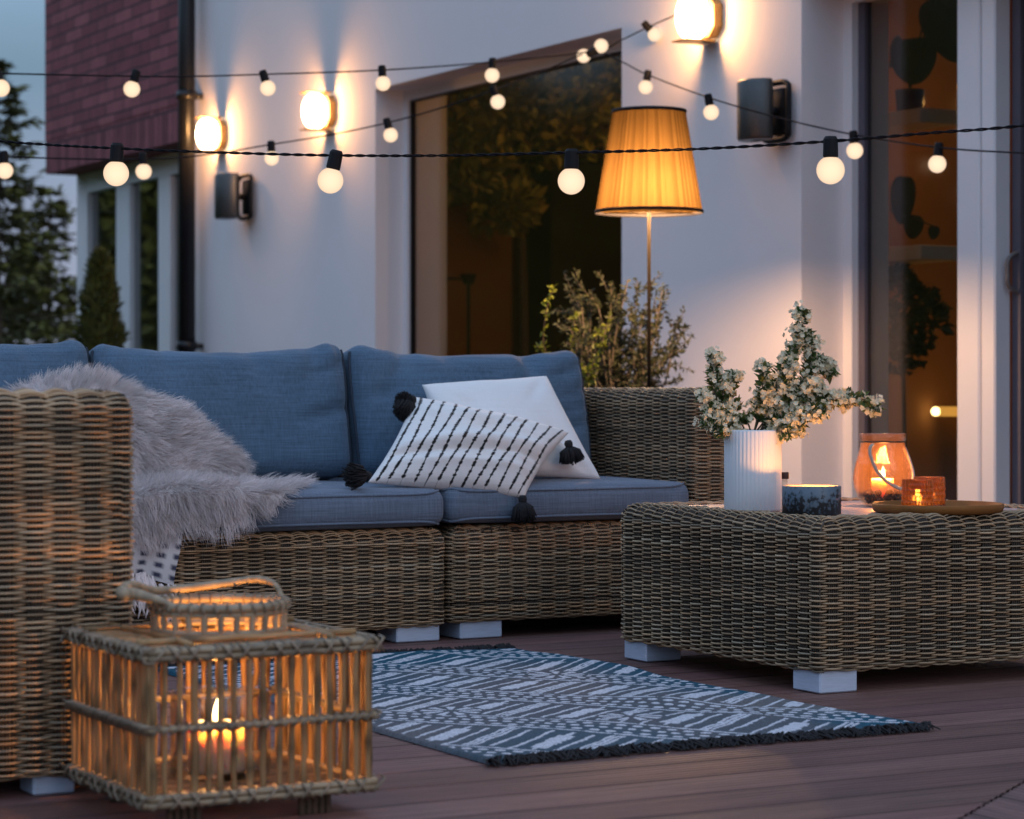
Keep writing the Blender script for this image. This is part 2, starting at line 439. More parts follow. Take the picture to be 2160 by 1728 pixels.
# ---- brick upper storey, overhanging
def brickmat(name='dark_red_brick', bw=.33, rh=.083, off=.5):
    m, nt, b = nm(name); b.inputs['Roughness'].default_value = .85
    tc = nd(nt, 'ShaderNodeTexCoord'); sx = nd(nt, 'ShaderNodeSeparateXYZ'); cx = nd(nt, 'ShaderNodeCombineXYZ')
    lk(nt, tc.outputs['Object'], sx.inputs[0]); lk(nt, sx.outputs['Y'], cx.inputs['X']); lk(nt, sx.outputs['Z'], cx.inputs['Y'])
    br = nd(nt, 'ShaderNodeTexBrick'); br.inputs['Scale'].default_value = 1
    br.offset = off; br.inputs['Brick Width'].default_value = bw; br.inputs['Row Height'].default_value = rh; br.inputs['Mortar Size'].default_value = .007
    br.inputs['Mortar Smooth'].default_value = .2; br.inputs['Bias'].default_value = -.2
    br.inputs['Color1'].default_value = (.20, .045, .05, 1); br.inputs['Color2'].default_value = (.36, .10, .10, 1); br.inputs['Mortar'].default_value = (.045, .02, .026, 1)
    lk(nt, cx.outputs[0], br.inputs['Vector'])
    nz = nd(nt, 'ShaderNodeTexNoise'); nz.inputs['Scale'].default_value = 9; nz.inputs['Detail'].default_value = 5; lk(nt, tc.outputs['Object'], nz.inputs['Vector'])
    mr = nd(nt, 'ShaderNodeMapRange'); mr.inputs['To Min'].default_value = .55; mr.inputs['To Max'].default_value = 1.45; lk(nt, nz.outputs['Fac'], mr.inputs['Value'])
    mu = nd(nt, 'ShaderNodeMix', data_type='RGBA', blend_type='MULTIPLY'); mu.inputs['Factor'].default_value = 1
    lk(nt, br.outputs['Color'], mu.inputs['A']); lk(nt, mr.outputs[0], mu.inputs['B']); lk(nt, mu.outputs['Result'], b.inputs['Base Color'])
    bp = nd(nt, 'ShaderNodeBump'); bp.inputs['Strength'].default_value = .8; bp.inputs['Distance'].default_value = .012; bp.invert = True
    lk(nt, br.outputs['Fac'], bp.inputs['Height']); lk(nt, bp.outputs[0], b.inputs['Normal'])
    return m
BX = 5.47; BY1 = PX(95, 300, BX)[1]; BZ = 2.20
bk = MB(); bk.box(BX, 9, WE + .02, BY1, BZ + .235, ZT); bk.build('brick_wall', brickmat(), house)
M['soldier'] = brickmat('soldier_brick_course', .083, .6, 0.) if True else mat('soldier_brick', (.24, .058, .062), .85, .22, 2.2, .5, 9, stretch=(1, 14, .6))
sc_ = MB(); sc_.box(BX + .004, 9, WE + .021, BY1 - .004, BZ, BZ + .234); sc_.build('soldier_course', M['soldier'], house)
# ---- glazed ground floor below the overhang
GX = 5.70
def gy(px): return PX(px, 500, GX)[1]
gy0, gy1 = WE + .03, BY1 - .02
gw = MB(); gw.box(GX, 9, gy(184), gy1, -.085, BZ - .002); gw.build('rendered_pier', M['plaster'], house)
hdz = 2.06
gl = MB()
for (a, b_) in ((gy(272), gy(244)), (gy(358), gy(333))): gl.bbox(GX, GX + .09, a, b_, .06, hdz, .008)
gl.box(GX, GX + .09, gy0, gy(184.2), hdz + .0005, BZ - .002); gl.box(GX, GX + .09, gy0, gy(184.2), -.08, .059)
g2 = gl.build('window', M['frame'], house)
pn = MB(); pn.box(GX + .04, GX + .05, gy0 + .001, gy(358) - .001, .0591, hdz); pn.box(GX + .04, GX + .05, gy(333) + .001, gy(272) - .001, .0591, hdz); pn.box(GX + .04, GX + .05, gy(244) + .001, gy(184.2) - .001, .0591, hdz)
M['pane2'] = glass('dusk_window_glass', (.5, .55, .55), .02, 1.6, mult=2.5)
pn.build('pane', M['pane2'], g2)
# room behind that glazing
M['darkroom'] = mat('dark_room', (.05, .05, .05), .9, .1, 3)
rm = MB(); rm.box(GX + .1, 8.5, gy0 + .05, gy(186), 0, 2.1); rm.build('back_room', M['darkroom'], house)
# black downpipe in the corner between the brick and the white wall
dp = MB(); dpx, dpy = 5.40, PX(394, 400, 5.4)[1]
dp.tube([(dpx, dpy, -.08), (dpx, dpy, ZT)], .052, 14)
for z in (.9, 2.42, 4.2):
    dp.tube([(dpx, dpy, z), (dpx, dpy, z + .05)], .064, 14); dp.box(dpx, 5.6, dpy - .02, dpy + .02, z + .01, z + .04)
dp.build('downpipe', M['black'], house, smooth=True)

# ---- room behind the terrace windows
M['roomwall'] = mat('warm_room_wall', (.38, .18, .085), .9, .12, 1.5)
M['roomfloor'] = mat('room_floor', (.16, .09, .045), .6, .2, 4)
rw = MB(); RX = 9.3
rw.add([(RX, 4.2, 0), (RX, 13.4, 0), (RX, 13.4, 2.7), (RX, 4.2, 2.7)], [(0, 1, 2, 3)])
rw.add([(T1 + .002, 13.4, 0), (RX, 13.4, 0), (RX, 13.4, 2.7), (T1 + .002, 13.4, 2.7)], [(0, 1, 2, 3)])
rw.add([(T1 + .002, 4.2, 0), (RX, 4.2, 0), (RX, 4.2, 2.7), (T1 + .002, 4.2, 2.7)], [(0, 1, 2, 3)])
rw.add([(T1 + .002, 4.2, 2.7), (RX, 4.2, 2.7), (RX, 13.4, 2.7), (T1 + .002, 13.4, 2.7)], [(0, 1, 2, 3)])
rw.box(T1 + .3, RX, 8.55, 8.65, 0, 2.699)          # partition between the two rooms
rw.build('room_wall', M['roomwall'], house)
rf = MB(); rf.add([(T1 - .4, 4.2, .004), (RX, 4.2, .004), (RX, 13.4, .004), (T1 - .4, 13.4, .004)], [(0, 1, 2, 3)]); rf.build('room_floor', M['roomfloor'], house)

# ---- indoor things seen through the panes
M['shelf'] = mat('white_shelf', (.8, .7, .6), .5, .05, 5)
M['leafdark'] = mat('dark_house_leaf', (.022, .03, .015), .45, .3, 10)
M['potdark'] = mat('plum_pot', (.06, .04, .05), .5, .1, 10)
M['cab'] = mat('dark_cabinet', (.02, .014, .01), .6, .2, 6)
def shelf(px0, px1, py, X, lab):
    a = PX(px0, py, X); b_ = PX(px1, py, X)
    m = MB(); m.bbox(X, X + .2, b_[1], a[1] + .25, a[2] - .06, a[2], .004)
    tag(m.build('wall_shelf', M['shelf']), lab, 'shelf', 'indoor shelves behind the door glass')
shelf(1870, 1941, 238 , 6.15, 'pale indoor shelf board carrying the plum pot, behind the door glass')
shelf(1870, 1941, 522, 6.15, 'pale indoor shelf board under the trailing plant stem, behind the door glass')
def plate_leaf(mb, c, ax, nr, L, Wd, notch=.18, n=22, mat=0, curl=.15):
    """heart shaped leaf with thickness from two skins"""
    ax = np.asarray(ax, float); ax /= np.linalg.norm(ax); nr = np.asarray(nr, float); sd = np.cross(ax, nr); sd /= np.linalg.norm(sd); nr = np.cross(sd, ax)
    t = np.linspace(0, 2 * PI, n, endpoint=False)
    r = 1 - notch * np.exp(-((t) / .45) ** 2) - notch * np.exp(-((t - 2 * PI) / .45) ** 2)
    x = .5 * np.sin(t) * r * (1 - .28 * (1 - np.cos(t)) / 2 * 1.2); y = -.5 * np.cos(t) * r + .15 * (1 - np.cos(t)) / 2
    P = np.asarray(c) + ax * (y * L)[:, None] + sd * (x * Wd)[:, None] - nr * (curl * np.abs(x) * Wd)[:, None] - nr * (curl * (y ** 2) * L)[:, None]
    for s in (0, .0025):
        V = np.concatenate([P - nr * s, [np.asarray(c) - nr * s]])
        F_ = [(i, (i + 1) % n, n) for i in range(n)]
        mb.add(V, np.array(F_ if s == 0 else [f[::-1] for f in F_]), mat)
hp = MB()
pp = PX(1895, 238, 6.2); potb = np.array([6.26, pp[1], pp[2] + .001])
pt = MB(); pt.lathe([(0, 0), (.045, 0), (.055, .005), (.062, .095), (.056, .095), (.05, .03), (0, .03)], potb, 24)
plant = empty('house_plant', potb, 'dark large-leaved house plant in a plum pot on the shelf inside the door', 'house plant')
pt.build('pot', M['potdark'], plant, smooth=True)
hp = MB()
def stem(a, b_, r=.004):
    a = np.asarray(a); b_ = np.asarray(b_); mid = (a + b_) / 2 + [0, 0, .05]
    hp.tube(spline([a, mid, b_], 8), r, 5)
top = potb + [0, 0, .1]
for (px, py, L, Wd, ax) in ((1925, 118, .18, .23, (0, -.1, -1)), (1985, 45, .30, .20, (0, -.5, -.8)), (2030, 60, .26, .14, (.1, -.35, -.9)), (1890, 95, .09, .07, (0, .6, -.5)), (1885, 130, .07, .05, (0, .7, -.2)), (2010, -20, .2, .15, (0, -.6, -.5))):
    c = PX(px, py, 6.22); plate_leaf(hp, c, ax, (-.8, -.6, .25), L, Wd); stem(top, c - np.asarray(ax) * L * .38)
hp.build('foliage', M['leafdark'], plant, smooth=True)
tp = empty('trailing_plant', PX(1893, 520, 6.2) , 'trailing house plant with three heart-shaped dark leaves inside the door', 'house plant')
hp = MB()
lp = []
for (px, py, L, Wd, ax, nr) in ((1903, 412, .185, .13, (0, .1, -1), (-.9, -.6, .1)), (1926, 474, .092, .10, (0, .2, -1), (-.8, -.6, .2)), (1969, 488, .052, .058, (0, .2, -1), (-.8, -.6, .2))):
    c = PX(px, py, 6.2); lp.append(c + [0, 0, L * .4]); plate_leaf(hp, c, ax, nr, L, Wd)
hp.tube(spline([PX(1868, 420, 6.24), PX(1885, 450, 6.22), lp[1] + [0, 0, -.01], lp[2]], 20), .003, 5)
hp.build('foliage', M['leafdark'], tp, smooth=True)
def leafcloud(mb, c, r, n, L, Wd, mat=0, colr=(.7, 1.3), up=.3):
    v = rng.standard_normal((n, 3)); v /= np.linalg.norm(v, axis=1)[:, None]
    q = v * (rng.random(n) ** .45)[:, None] * np.asarray(r) + np.asarray(c)
    d = v + rng.standard_normal((n, 3)) * .8 + [0, 0, up]; nr = rng.standard_normal((n, 3)) + [0, 0, .6]
    k = rng.uniform(*colr, n); mb.leaves(q, d, nr, L * rng.uniform(.7, 1.3, n), Wd * rng.uniform(.7, 1.3, n), mat, np.stack([k * rng.uniform(.85, 1.2, n), k, k * .9], -1))
bp_ = PX(1915, 640, 6.25)
bush = empty('bushy_house_plant', (bp_[0], bp_[1], .005), 'bushy dark house plant standing on the floor inside the door', 'house plant')
hp = MB()
for (px, py, r) in ((1900, 630, .1), (1930, 655, .11), (1965, 668, .07), (1910, 700, .1), (1890, 745, .09), (1895, 590, .06), (1925, 735, .06)):
    leafcloud(hp, PX(px, py, 6.25), (r * .8, r, r), 60, .055, .04)
M['leafhouse'] = mat('house_leaf', (.03, .04, .015), .5, .3, 10, vcol=True)
hp.build('foliage', M['leafhouse'], bush)
hp = MB(); hp.tube(spline([(bp_[0], bp_[1], .2), (bp_[0], bp_[1] + .02, .4), PX(1905, 690, 6.25), PX(1915, 640, 6.25)], 16), .01, 6); hp.build('stem', M['bark'], bush)
hp = MB(); hp.lathe([(0, 0), (.1, 0), (.12, .02), (.14, .25), (.125, .25), (.115, .2), (0, .2)], (bp_[0], bp_[1], .005), 28); hp.build('pot', M['potdark'], bush, smooth=True)

# low glowing lamp inside
gp = PX(1985, 868, 6.9)
glw = empty('indoor_lamp', (gp[0], gp[1], .005), 'small glowing tube lamp on a stand deep inside the door pane', 'lamp')
m = MB(); m.tube([gp + [0, .03, 0], gp + [0, -.4, .0]], .022, 12); m.build('tube', emit('tube_glow', (1, .45, .08), 1.1), glw, smooth=True)
m = MB(); m.lathe([(0, -.02), (.014, -.016), (.022, 0), (.014, .016), (0, .02)], gp + [-.03, 0, 0], 16); m.build('bulb', emit('bulb_glow', (1, .72, .3), 9), glw, smooth=True)
m = MB(); m.tube([(gp[0], gp[1] - .2, .03), (gp[0], gp[1] - .2, gp[2] - .022)], .01, 8); m.lathe([(0, 0), (.1, 0), (.1, .015), (.02, .03), (0, .03)], (gp[0], gp[1] - .2, .005), 20); m.build('stand', M['black'], glw, smooth=True)
point('indoor_lamp_light', gp + [-.05, -.45, .1], 1.8, (1, .5, .12), .04, glw)
pb = PX(2034, 183, 6.6)
pl = empty('pendant_bulb', (pb[0], pb[1], 2.69), 'round amber pendant bulb half hidden behind the white door stile', 'pendant lamp')
m = MB(); m.tube([(pb[0], pb[1], pb[2] + .06), (pb[0], pb[1], 2.69)], .004, 6); m.tube([(pb[0], pb[1], pb[2] + .026), (pb[0], pb[1], pb[2] + .07)], .014, 10); m.build('cord', M['black'], pl)
m = MB(); m.lathe([(0, -.03), (.012, -.0275), (.022, -.02), (.029, -.008), (.03, .003), (.026, .015), (.015, .026), (0, .03)], pb, 18); m.build('bulb', emit('amber_bulb', (1, .42, .05), 1.5), pl, smooth=True)
point('pendant_light', pb + [0, 0, -.08], 3.5, (1, .5, .15), .04, pl)
# dark cabinet behind the far window, with a candle stand in front of it
ca = PY(1162, 305, 12.9); cb_ = PY(1330, 305, 12.9)
m = MB(); m.bbox(ca[0], PY(1212, 305, 12.9)[0], 12.9, 13.3, .006, ca[2], .01); m.bbox(PY(1212, 305, 12.9)[0] + .002, cb_[0], 12.92, 13.3, PY(1212, 335, 12.9)[2], ca[2] + .0, .01); m.bbox(PY(1212, 305, 12.9)[0] + .002, cb_[0], 13.0, 13.3, .006, PY(1212, 336, 12.9)[2], .01)
tag(m.build('indoor_cabinet', M['cab']), 'tall dark cabinet standing in the unlit room behind the terrace window', 'cabinet')
cs = PY(988, 600, 12.4); m = MB()
m.tube([(cs[0], cs[1], .03), (cs[0], cs[1], cs[2])], .012, 8); m.lathe([(0, 0), (.14, 0), (.14, .012), (.02, .025), (0, .025)], (cs[0], cs[1], .006), 20); m.lathe([(0, 0), (.03, .0), (.05, .06), (.045, .06), (.028, .01), (0, .01)], (cs[0], cs[1], cs[2]), 16); m.tube([cs + [0, .0, .03], cs + [-.2, .0, .03]], .008, 6)
tag(m.build('indoor_stand', M['cab']), 'slim dark floor stand in the room behind the terrace window', 'stand')
fc = PY(1090, 300, 11.9)  # leafy clump added indoors in place of garden foliage mirrored by the pane
ft = empty('reflection_foliage', (fc[0], fc[1], .005), 'leafy clump added behind the terrace window, standing in for reflected garden trees', 'house plant')
hp = MB()
for (px, py, r) in ((960, 330, .32), (1010, 240, .3), (1090, 200, .36), (1180, 170, .36), (1260, 150, .34), (1100, 290, .32), (1020, 390, .25), (1200, 260, .3), (1280, 240, .3), (1060, 440, .2)):
    leafcloud(hp, PY(px, py, 11.9 + rng.uniform(-.4, .3)), (r, r * .7, r * .7), 260, .095, .05, colr=(.65, 1.25))
hp.build('foliage', mat('olive_reflection_leaf', (.24, .22, .04), .6, .3, 6, vcol=True), ft)
hp = MB(); hp.tube(spline([(fc[0], fc[1], .3), (fc[0] + .05, fc[1], .9), fc + [0, 0, .1]], 14), .025, 7); hp.build('trunk', M['bark'], ft)
hp = MB(); hp.lathe([(0, 0), (.16, 0), (.2, .3), (.18, .3), (.16, .25), (0, .25)], (fc[0], fc[1], .006), 24); hp.build('pot', M['potdark'], ft, smooth=True)
point('far_room_fill', (7.4, 10.2, 2.5), 30, (1, .56, .18), .1, house)  # unseen fill lamp added to brighten the room behind the far window
# ================================================================ WALL LAMPS
M['globe'] = emit('lamp_globe_glow', (1, .74, .42), 9.0, transp=1)
def wall_lamp():
    e = empty('wall_lamp', (0, 0, 0), None, 'wall lamp', 'lit wall lamps on the white house wall')
    # local axes: -X out of the wall
    m = MB(); oc = [(-.045, -.085), (.045, -.085), (.085, -.045), (.085, .045), (.045, .085), (-.045, .085), (-.085, .045), (-.085, -.045)]
    V_ = [(x, y * s, z * s) for x, s in ((0, 1), (-.038, 1), (-.042, .95), (-.042, .6)) for y, z in oc]
    m.add(V_, [(r * 8 + i, r * 8 + (i + 1) % 8, r * 8 + 8 + (i + 1) % 8, r * 8 + 8 + i) for r in range(3) for i in range(8)] + [tuple(range(24, 32))]); m.build('backplate', M['brass'], e, fix=True)
    for z in (-.1, .1):
        m = MB(); m.bbox(-.16, -.01, -.055, .055, z - .0035, z + .0035, .003); m.build('baffle_plate', M['brass'], e)
    m = MB(); a = np.linspace(-PI / 2, PI / 2, 15)
    m.lathe([(.0, -.095)] + [(.07 * math.cos(t) ** .75, .094 * math.sin(t)) for t in a[1:-1]] + [(0, .095)], (-.092, 0, 0), 24); m.build('globe', M['globe'], e, smooth=True)
    point('wall_lamp_light', (-.13, 0, 0), 13, (1, .43, .115), .045, e)
    return e
proto = wall_lamp()
LAMPS = [((442, 284), 'lit wall lamp between the black downpipe and the white wall corner, above a speaker'),
         ((668, 235), 'lit wall lamp in the middle of the wall beside the far terrace window'),
         ((1466, 36), 'lit wall lamp high above the floor lamp, with the bulb strings hooked to it')]
for i, ((px, py), lab) in enumerate(LAMPS):
    o = proto if i == 0 else copy_tree(proto)
    q = PX(px, py, W - .08); o.location = (W - .0005, q[1], q[2]); o['label'] = lab

# ================================================================ WALL SPEAKERS
M['spk'] = mat('speaker_grille', (.10, .10, .098), .34, .1, 90, .15, 900, metal=.85)
M['spk2'] = mat('speaker_bracket', (.008, .008, .009), .55, .15, 40, spec=.2)
def wall_speaker():
    e = empty('wall_speaker', (0, 0, 0), None, 'speaker', 'black speakers on the house wall')
    H = .13
    # plan outline of the body: wide curved grille facing out and left, flatter flank to the right
    t = np.linspace(-1.0, 1.0, 25)
    front = [(-.115 - .085 * max(0, 1 - abs(k) ** 2.3) ** .62, .098 * k) for k in np.sin(t * PI / 2)]
    outl = np.array([(-.09, -.08), (-.105, -.094)] + front + [(-.105, .094), (-.09, .08)]) + [-.012, 0]
    m = MB(); zs = [(-H, .93), (-H + .004, .97), (-H + .012, 1), (H - .012, 1), (H - .004, .97), (H, .93)]
    c = np.array([-.1, 0])
    V = np.array([[(*(c + (p - c) * s), z) for p in outl] for z, s in zs])
    V = np.concatenate([V, V[:, :1]], 1); m.grid(V, 0)
    n = len(outl)
    for zi in (0, -1):
        cp = np.array([[-.1, 0, zs[zi][0]]]); ring = V[zi][:-1]
        m.add(np.concatenate([ring, cp]), [(i, (i + 1) % n, n) for i in range(n)])
    m.build('cabinet', M['spk'], e, smooth=True, fix=True)
    m = MB()  # rounded U bracket with a slot
    o = [(-.055, -.115), (-.055, .115)]
    P = [(-.035, -.1, .085), (-.035, -.1, -.085), (-.03, -.09, -.108), (-.03, -.06, -.122), (-.03, 0, -.124), (-.03, .06, -.122), (-.03, .09, -.108), (-.035, .1, -.085), (-.035, .1, .085), (-.03, .09, .108), (-.03, .06, .122), (-.03, 0, .124), (-.03, -.06, .122), (-.03, -.09, .108)]
    m.tube(spline(P + [P[0]], 60)[:-1], .013, 8, closed=True); m.bbox(-.03, 0, -.05, .05, -.1, .1, .004)
    m.tube([(-.062, 0, 0), (-.02, 0, 0)], .02, 12)
    m.build('bracket', M['spk2'], e, smooth=True, fix=True)
    return e
sp = wall_speaker()
for i, (px, py, s, lab) in enumerate(((497, 415, 1.0, 'black curved speaker below the left wall lamp, nearest the downpipe'), (1609, 234, .9, 'black curved speaker between the floor lamp and the terrace door'))):
    o = sp if i == 0 else copy_tree(sp)
    q = PX(px, py, W - .09); o.location = (W - .0005, q[1], q[2]); o.scale = (s, s, s); o['label'] = lab

# ================================================================ STRINGS OF BULBS
M['bulb'] = emit('frosted_bulb', (1, .715, .49), 1.06)
_nt = M['bulb'].node_tree; _lw = nd(_nt, 'ShaderNodeLayerWeight'); _lw.inputs[0].default_value = .5; _mr = nd(_nt, 'ShaderNodeMapRange')
_mr.inputs['To Min'].default_value = 1.32; _mr.inputs['To Max'].default_value = .86; lk(_nt, _lw.outputs['Facing'], _mr.inputs['Value'])     # frosted glass is brightest over the filament
for _n in _nt.nodes:
    if _n.type == 'EMISSION': lk(_nt, _mr.outputs[0], _n.inputs[1])
M['cable'] = mat('black_cable', (.007, .006, .008), .7, .2, 60, spec=.15)
def bulb_mesh(dia):
    R = dia / 2
    m = MB(); pr = [(.33 * R, .95 * R), (.42 * R, .9 * R)] + [(R * math.sin(t), R * math.cos(t)) for t in np.linspace(.62, PI - .12, 14)] + [(0, -R)]
    m.lathe(pr, (0, 0, 0), 24); return m
def cord(pts, n, r, twist=0.):
    P = spline(pts, n); m = MB()
    if twist:
        s = np.concatenate([[0], np.cumsum(np.linalg.norm(np.diff(P, axis=0), axis=1))]); ph = s / .03 * PI
        T = np.gradient(P, axis=0); T /= np.linalg.norm(T, axis=1)[:, None]; N = np.cross(T, [0, 0, 1]); B = np.cross(T, N)
        for q in (0, PI): m.tube(P + twist * (np.cos(ph + q)[:, None] * N + np.sin(ph + q)[:, None] * B), r, 6)
    else: m.tube(P, r, 6)
    return m
SB = bulb_mesh(.06)
def light_string(lab, anchors, bulbs, twist=0., n=200):
    """anchors: cord points (px,py,d); bulbs: (ax,ay,cx,cy,d)"""
    P = [PD(*a) for a in anchors]
    e = empty('light_string', P[len(P) // 2], lab, 'string lights')
    cord(P, n, .0019 if twist else .003, twist).build('cord', M['cable'], e, smooth=True)
    for (ax, ay, cx, cy, d) in bulbs:
        a = PD(ax, ay, d); c = PD(cx, cy, d); v = (a - c) / np.linalg.norm(a - c)
        m = MB(); sk = c + v * .026
        ln = max(.045, np.linalg.norm(a - sk) + .004)
        m.tube([sk, sk + v * .004, sk + v * (ln - .006), sk + v * ln], [.0145, .0165, .0155, .012], 14)
        so = m.build('socket', M['blackpl'], e, smooth=False)
        b = MB(); bm_v = SB.v[0]
        up = v; x = np.cross(up, [0, 1, 0.1]); x /= np.linalg.norm(x); y = np.cross(up, x)
        b.add(c + bm_v[:, :1] * x + bm_v[:, 1:2] * y + bm_v[:, 2:] * up, SB.f[0]); b.build('bulb', M['bulb'], so, smooth=True)
    return e
light_string('nearest bulb string, twisted black cord with four large bulbs crossing the floor lamp shade',
    [(-400, 262, 6.0), (0, 298, 5.85), (247, 313, 5.67), (470, 322, 5.6), (708, 328, 5.56), (960, 328, 5.45), (1206, 322, 5.37), (1480, 314, 5.2), (1752, 298, 5.1), (1960, 281, 5.0), (2160, 265, 4.95), (2600, 215, 4.8)],
    [(247, 314, 245, 366, 5.67), (709, 326, 697, 381, 5.56), (1206, 323, 1205, 382, 5.37), (1752, 298, 1752, 359, 5.1)], twist=.0019, n=700)
light_string('upper bulb string running past the brick wall to the wall lamp above the floor lamp',
    [(-400, 145, 8.0), (-5, 155, 8.3), (285, 161, 8.74), (420, 161, 9.0), (556, 157, 9.27), (806, 148, 9.56), (1039, 131, 9.87), (1252, 108, 10.2), (1312, 84, 10.25), (1368, 57, 10.2), (1458, 18, 9.65)],
    [(-6, 156, 2, 186, 8.3), (285, 161, 278, 188, 8.74), (556, 158, 565, 186, 9.27), (806, 149, 808, 176, 9.56), (1039, 131, 1038, 159, 9.87), (1250, 109, 1268, 97, 10.2), (1366, 57, 1381, 73, 10.2)])
light_string('bulb string rising across the far window, then dropping to the terrace door',
    [(-400, 312, 8.4), (8, 331, 8.7), (302, 336, 9.0), (440, 326, 9.4), (572, 305, 9.87), (700, 284, 9.9), (818, 259, 9.87), (930, 228, 9.87), (1043, 190, 9.87), (1150, 148, 10.2), (1250, 110, 10.4), (1310, 130, 10.3), (1366, 158, 10.1), (1495, 206, 9.2), (1640, 248, 8.95), (1800, 284, 8.6), (1978, 311, 8.05), (2160, 323, 7.6), (2600, 340, 6.6)],
    [(8, 331, 10, 360, 8.7), (302, 336, 303, 362, 9.0), (572, 306, 573, 334, 9.87), (817, 259, 824, 285, 9.87), (1042, 191, 1050, 215, 9.87), (1250, 111, 1231, 118, 10.4), (1366, 158, 1362, 184, 10.1), (1494, 206, 1500, 237, 9.2), (1800, 284, 1803, 318, 8.6), (1980, 312, 1977, 346, 8.05)])

# ================================================================ FLOOR LAMP
LB = PD(1369, 900, 8.5); LB = np.array([LB[0], LB[1], 0.001])
lamp = empty('floor_lamp', LB, 'tall floor lamp with glowing pleated yellow shade trimmed in black behind the sofa arm', 'floor lamp')
z0 = PD(1361, 447, 8.5)[2]; z1 = PD(1361, 236, 8.5)[2]; r0 = 113 * 8.5 / F; r1 = 77.5 * 8.5 / F
def shademat():
    m = bpy.data.materials.new('pleated_shade_cloth'); m.use_nodes = True; nt = m.node_tree; nt.nodes.clear()
    o = nd(nt, 'ShaderNodeOutputMaterial'); tr = nd(nt, 'ShaderNodeBsdfTranslucent'); df = nd(nt, 'ShaderNodeBsdfDiffuse')
    at = nd(nt, 'ShaderNodeAttribute', attribute_name='Col'); mu = nd(nt, 'ShaderNodeMix', data_type='RGBA', blend_type='MULTIPLY'); mu.inputs['Factor'].default_value = 1
    mu.inputs['A'].default_value = (.049, .0275, .0085, 1); lk(nt, at.outputs['Color'], mu.inputs['B'])
    lk(nt, mu.outputs['Result'], tr.inputs[0]); lk(nt, mu.outputs['Result'], df.inputs[0])
    ms = nd(nt, 'ShaderNodeMixShader'); ms.inputs[0].default_value = .72
    # cloth passes less light where it is seen along its threads
    lw = nd(nt, 'ShaderNodeLayerWeight'); lw.inputs[0].default_value = .5; mr = nd(nt, 'ShaderNodeMapRange'); mr.inputs['To Min'].default_value = .8; mr.inputs['To Max'].default_value = .2
    lk(nt, lw.outputs['Facing'], mr.inputs['Value']); lk(nt, mr.outputs[0], ms.inputs[0])
    lk(nt, df.outputs[0], ms.inputs[1]); lk(nt, tr.outputs[0], ms.inputs[2]); lk(nt, ms.outputs[0], o.inputs[0]); return m
m = MB(); n = 360; a = np.arange(n + 1) * 2 * PI / n
zz = np.linspace(0, 1, 10)
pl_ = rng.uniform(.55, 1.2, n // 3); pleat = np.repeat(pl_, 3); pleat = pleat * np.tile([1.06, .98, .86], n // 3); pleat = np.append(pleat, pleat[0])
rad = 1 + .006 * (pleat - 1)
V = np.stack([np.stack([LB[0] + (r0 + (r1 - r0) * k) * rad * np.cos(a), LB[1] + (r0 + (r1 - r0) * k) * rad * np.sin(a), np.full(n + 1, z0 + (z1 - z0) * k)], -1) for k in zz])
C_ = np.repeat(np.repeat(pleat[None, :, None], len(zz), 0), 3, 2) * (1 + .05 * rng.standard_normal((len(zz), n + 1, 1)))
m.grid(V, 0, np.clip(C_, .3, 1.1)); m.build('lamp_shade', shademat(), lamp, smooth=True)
for (r, z) in ((r0 + .0015, z0), (r1 + .0015, z1)):
    m = MB(); m.lathe([(r, -.006), (r + .002, -.004), (r + .002, .004), (r, .006), (r - .003, .004), (r - .003, -.004), (r, -.006)], (LB[0], LB[1], z), 64)
    m.build('shade_trim', M['blackpl'], lamp, smooth=True)
m = MB(); m.tube([LB + [0, 0, .02], (LB[0], LB[1], z0 - .002)], .0065, 12)
for q in range(3):
    t = q * 2 * PI / 3; m.tube([(LB[0], LB[1], z0 - .004), (LB[0] + r0 * .96 * math.cos(t), LB[1] + r0 * .96 * math.sin(t), z0 + .002)], .002, 5)
m.build('pole', mat('lamp_pole', (.010, .008, .006), .9, .1, 10, spec=.02), lamp, smooth=True)
m = MB(); m.lathe([(0, 0), (.15, 0), (.155, .006), (.15, .018), (.03, .026), (.012, .04), (0, .04)], LB, 36); m.build('base', M['black'], lamp, smooth=True)
m = MB(); zb = z0 + .05; m.lathe([(0, -.04), (.02, -.035), (.032, -.01), (.03, .01), (.018, .035), (.013, .06), (0, .06)], (LB[0], LB[1], zb), 20); m.build('bulb', emit('shade_bulb', (1, .8, .5), 6, transp=1), lamp, smooth=True)
point('floor_lamp_light', (LB[0], LB[1], zb), 74, (1, .56, .27), .035, lamp)
# ================================================================ WICKER
def wickermat(name, col, rough=.55):
    m, nt, b = nm(name); b.inputs['Roughness'].default_value = rough; b.inputs['Specular IOR Level'].default_value = .35
    at = nd(nt, 'ShaderNodeAttribute', attribute_name='Col'); mu = nd(nt, 'ShaderNodeMix', data_type='RGBA', blend_type='MULTIPLY')
    mu.inputs['Factor'].default_value = 1
    tc = nd(nt, 'ShaderNodeTexCoord'); nz = nd(nt, 'ShaderNodeTexNoise'); nz.inputs['Scale'].default_value = 2.2; nz.inputs['Detail'].default_value = 5
    lk(nt, tc.outputs['Object'], nz.inputs['Vector'])
    cr = nd(nt, 'ShaderNodeValToRGB'); cr.color_ramp.elements[0].position = .3; cr.color_ramp.elements[1].position = .7
    cr.color_ramp.elements[0].color = (*[c * .72 for c in col], 1); cr.color_ramp.elements[1].color = (*[c * 1.2 for c in col], 1)
    lk(nt, nz.outputs['Fac'], cr.inputs[0]); lk(nt, cr.outputs[0], mu.inputs['A']); lk(nt, at.outputs['Color'], mu.inputs['B'])
    lk(nt, mu.outputs['Result'], b.inputs['Base Color']); return m
M['wicker'] = wickermat('grey_brown_wicker', (.385, .262, .155))
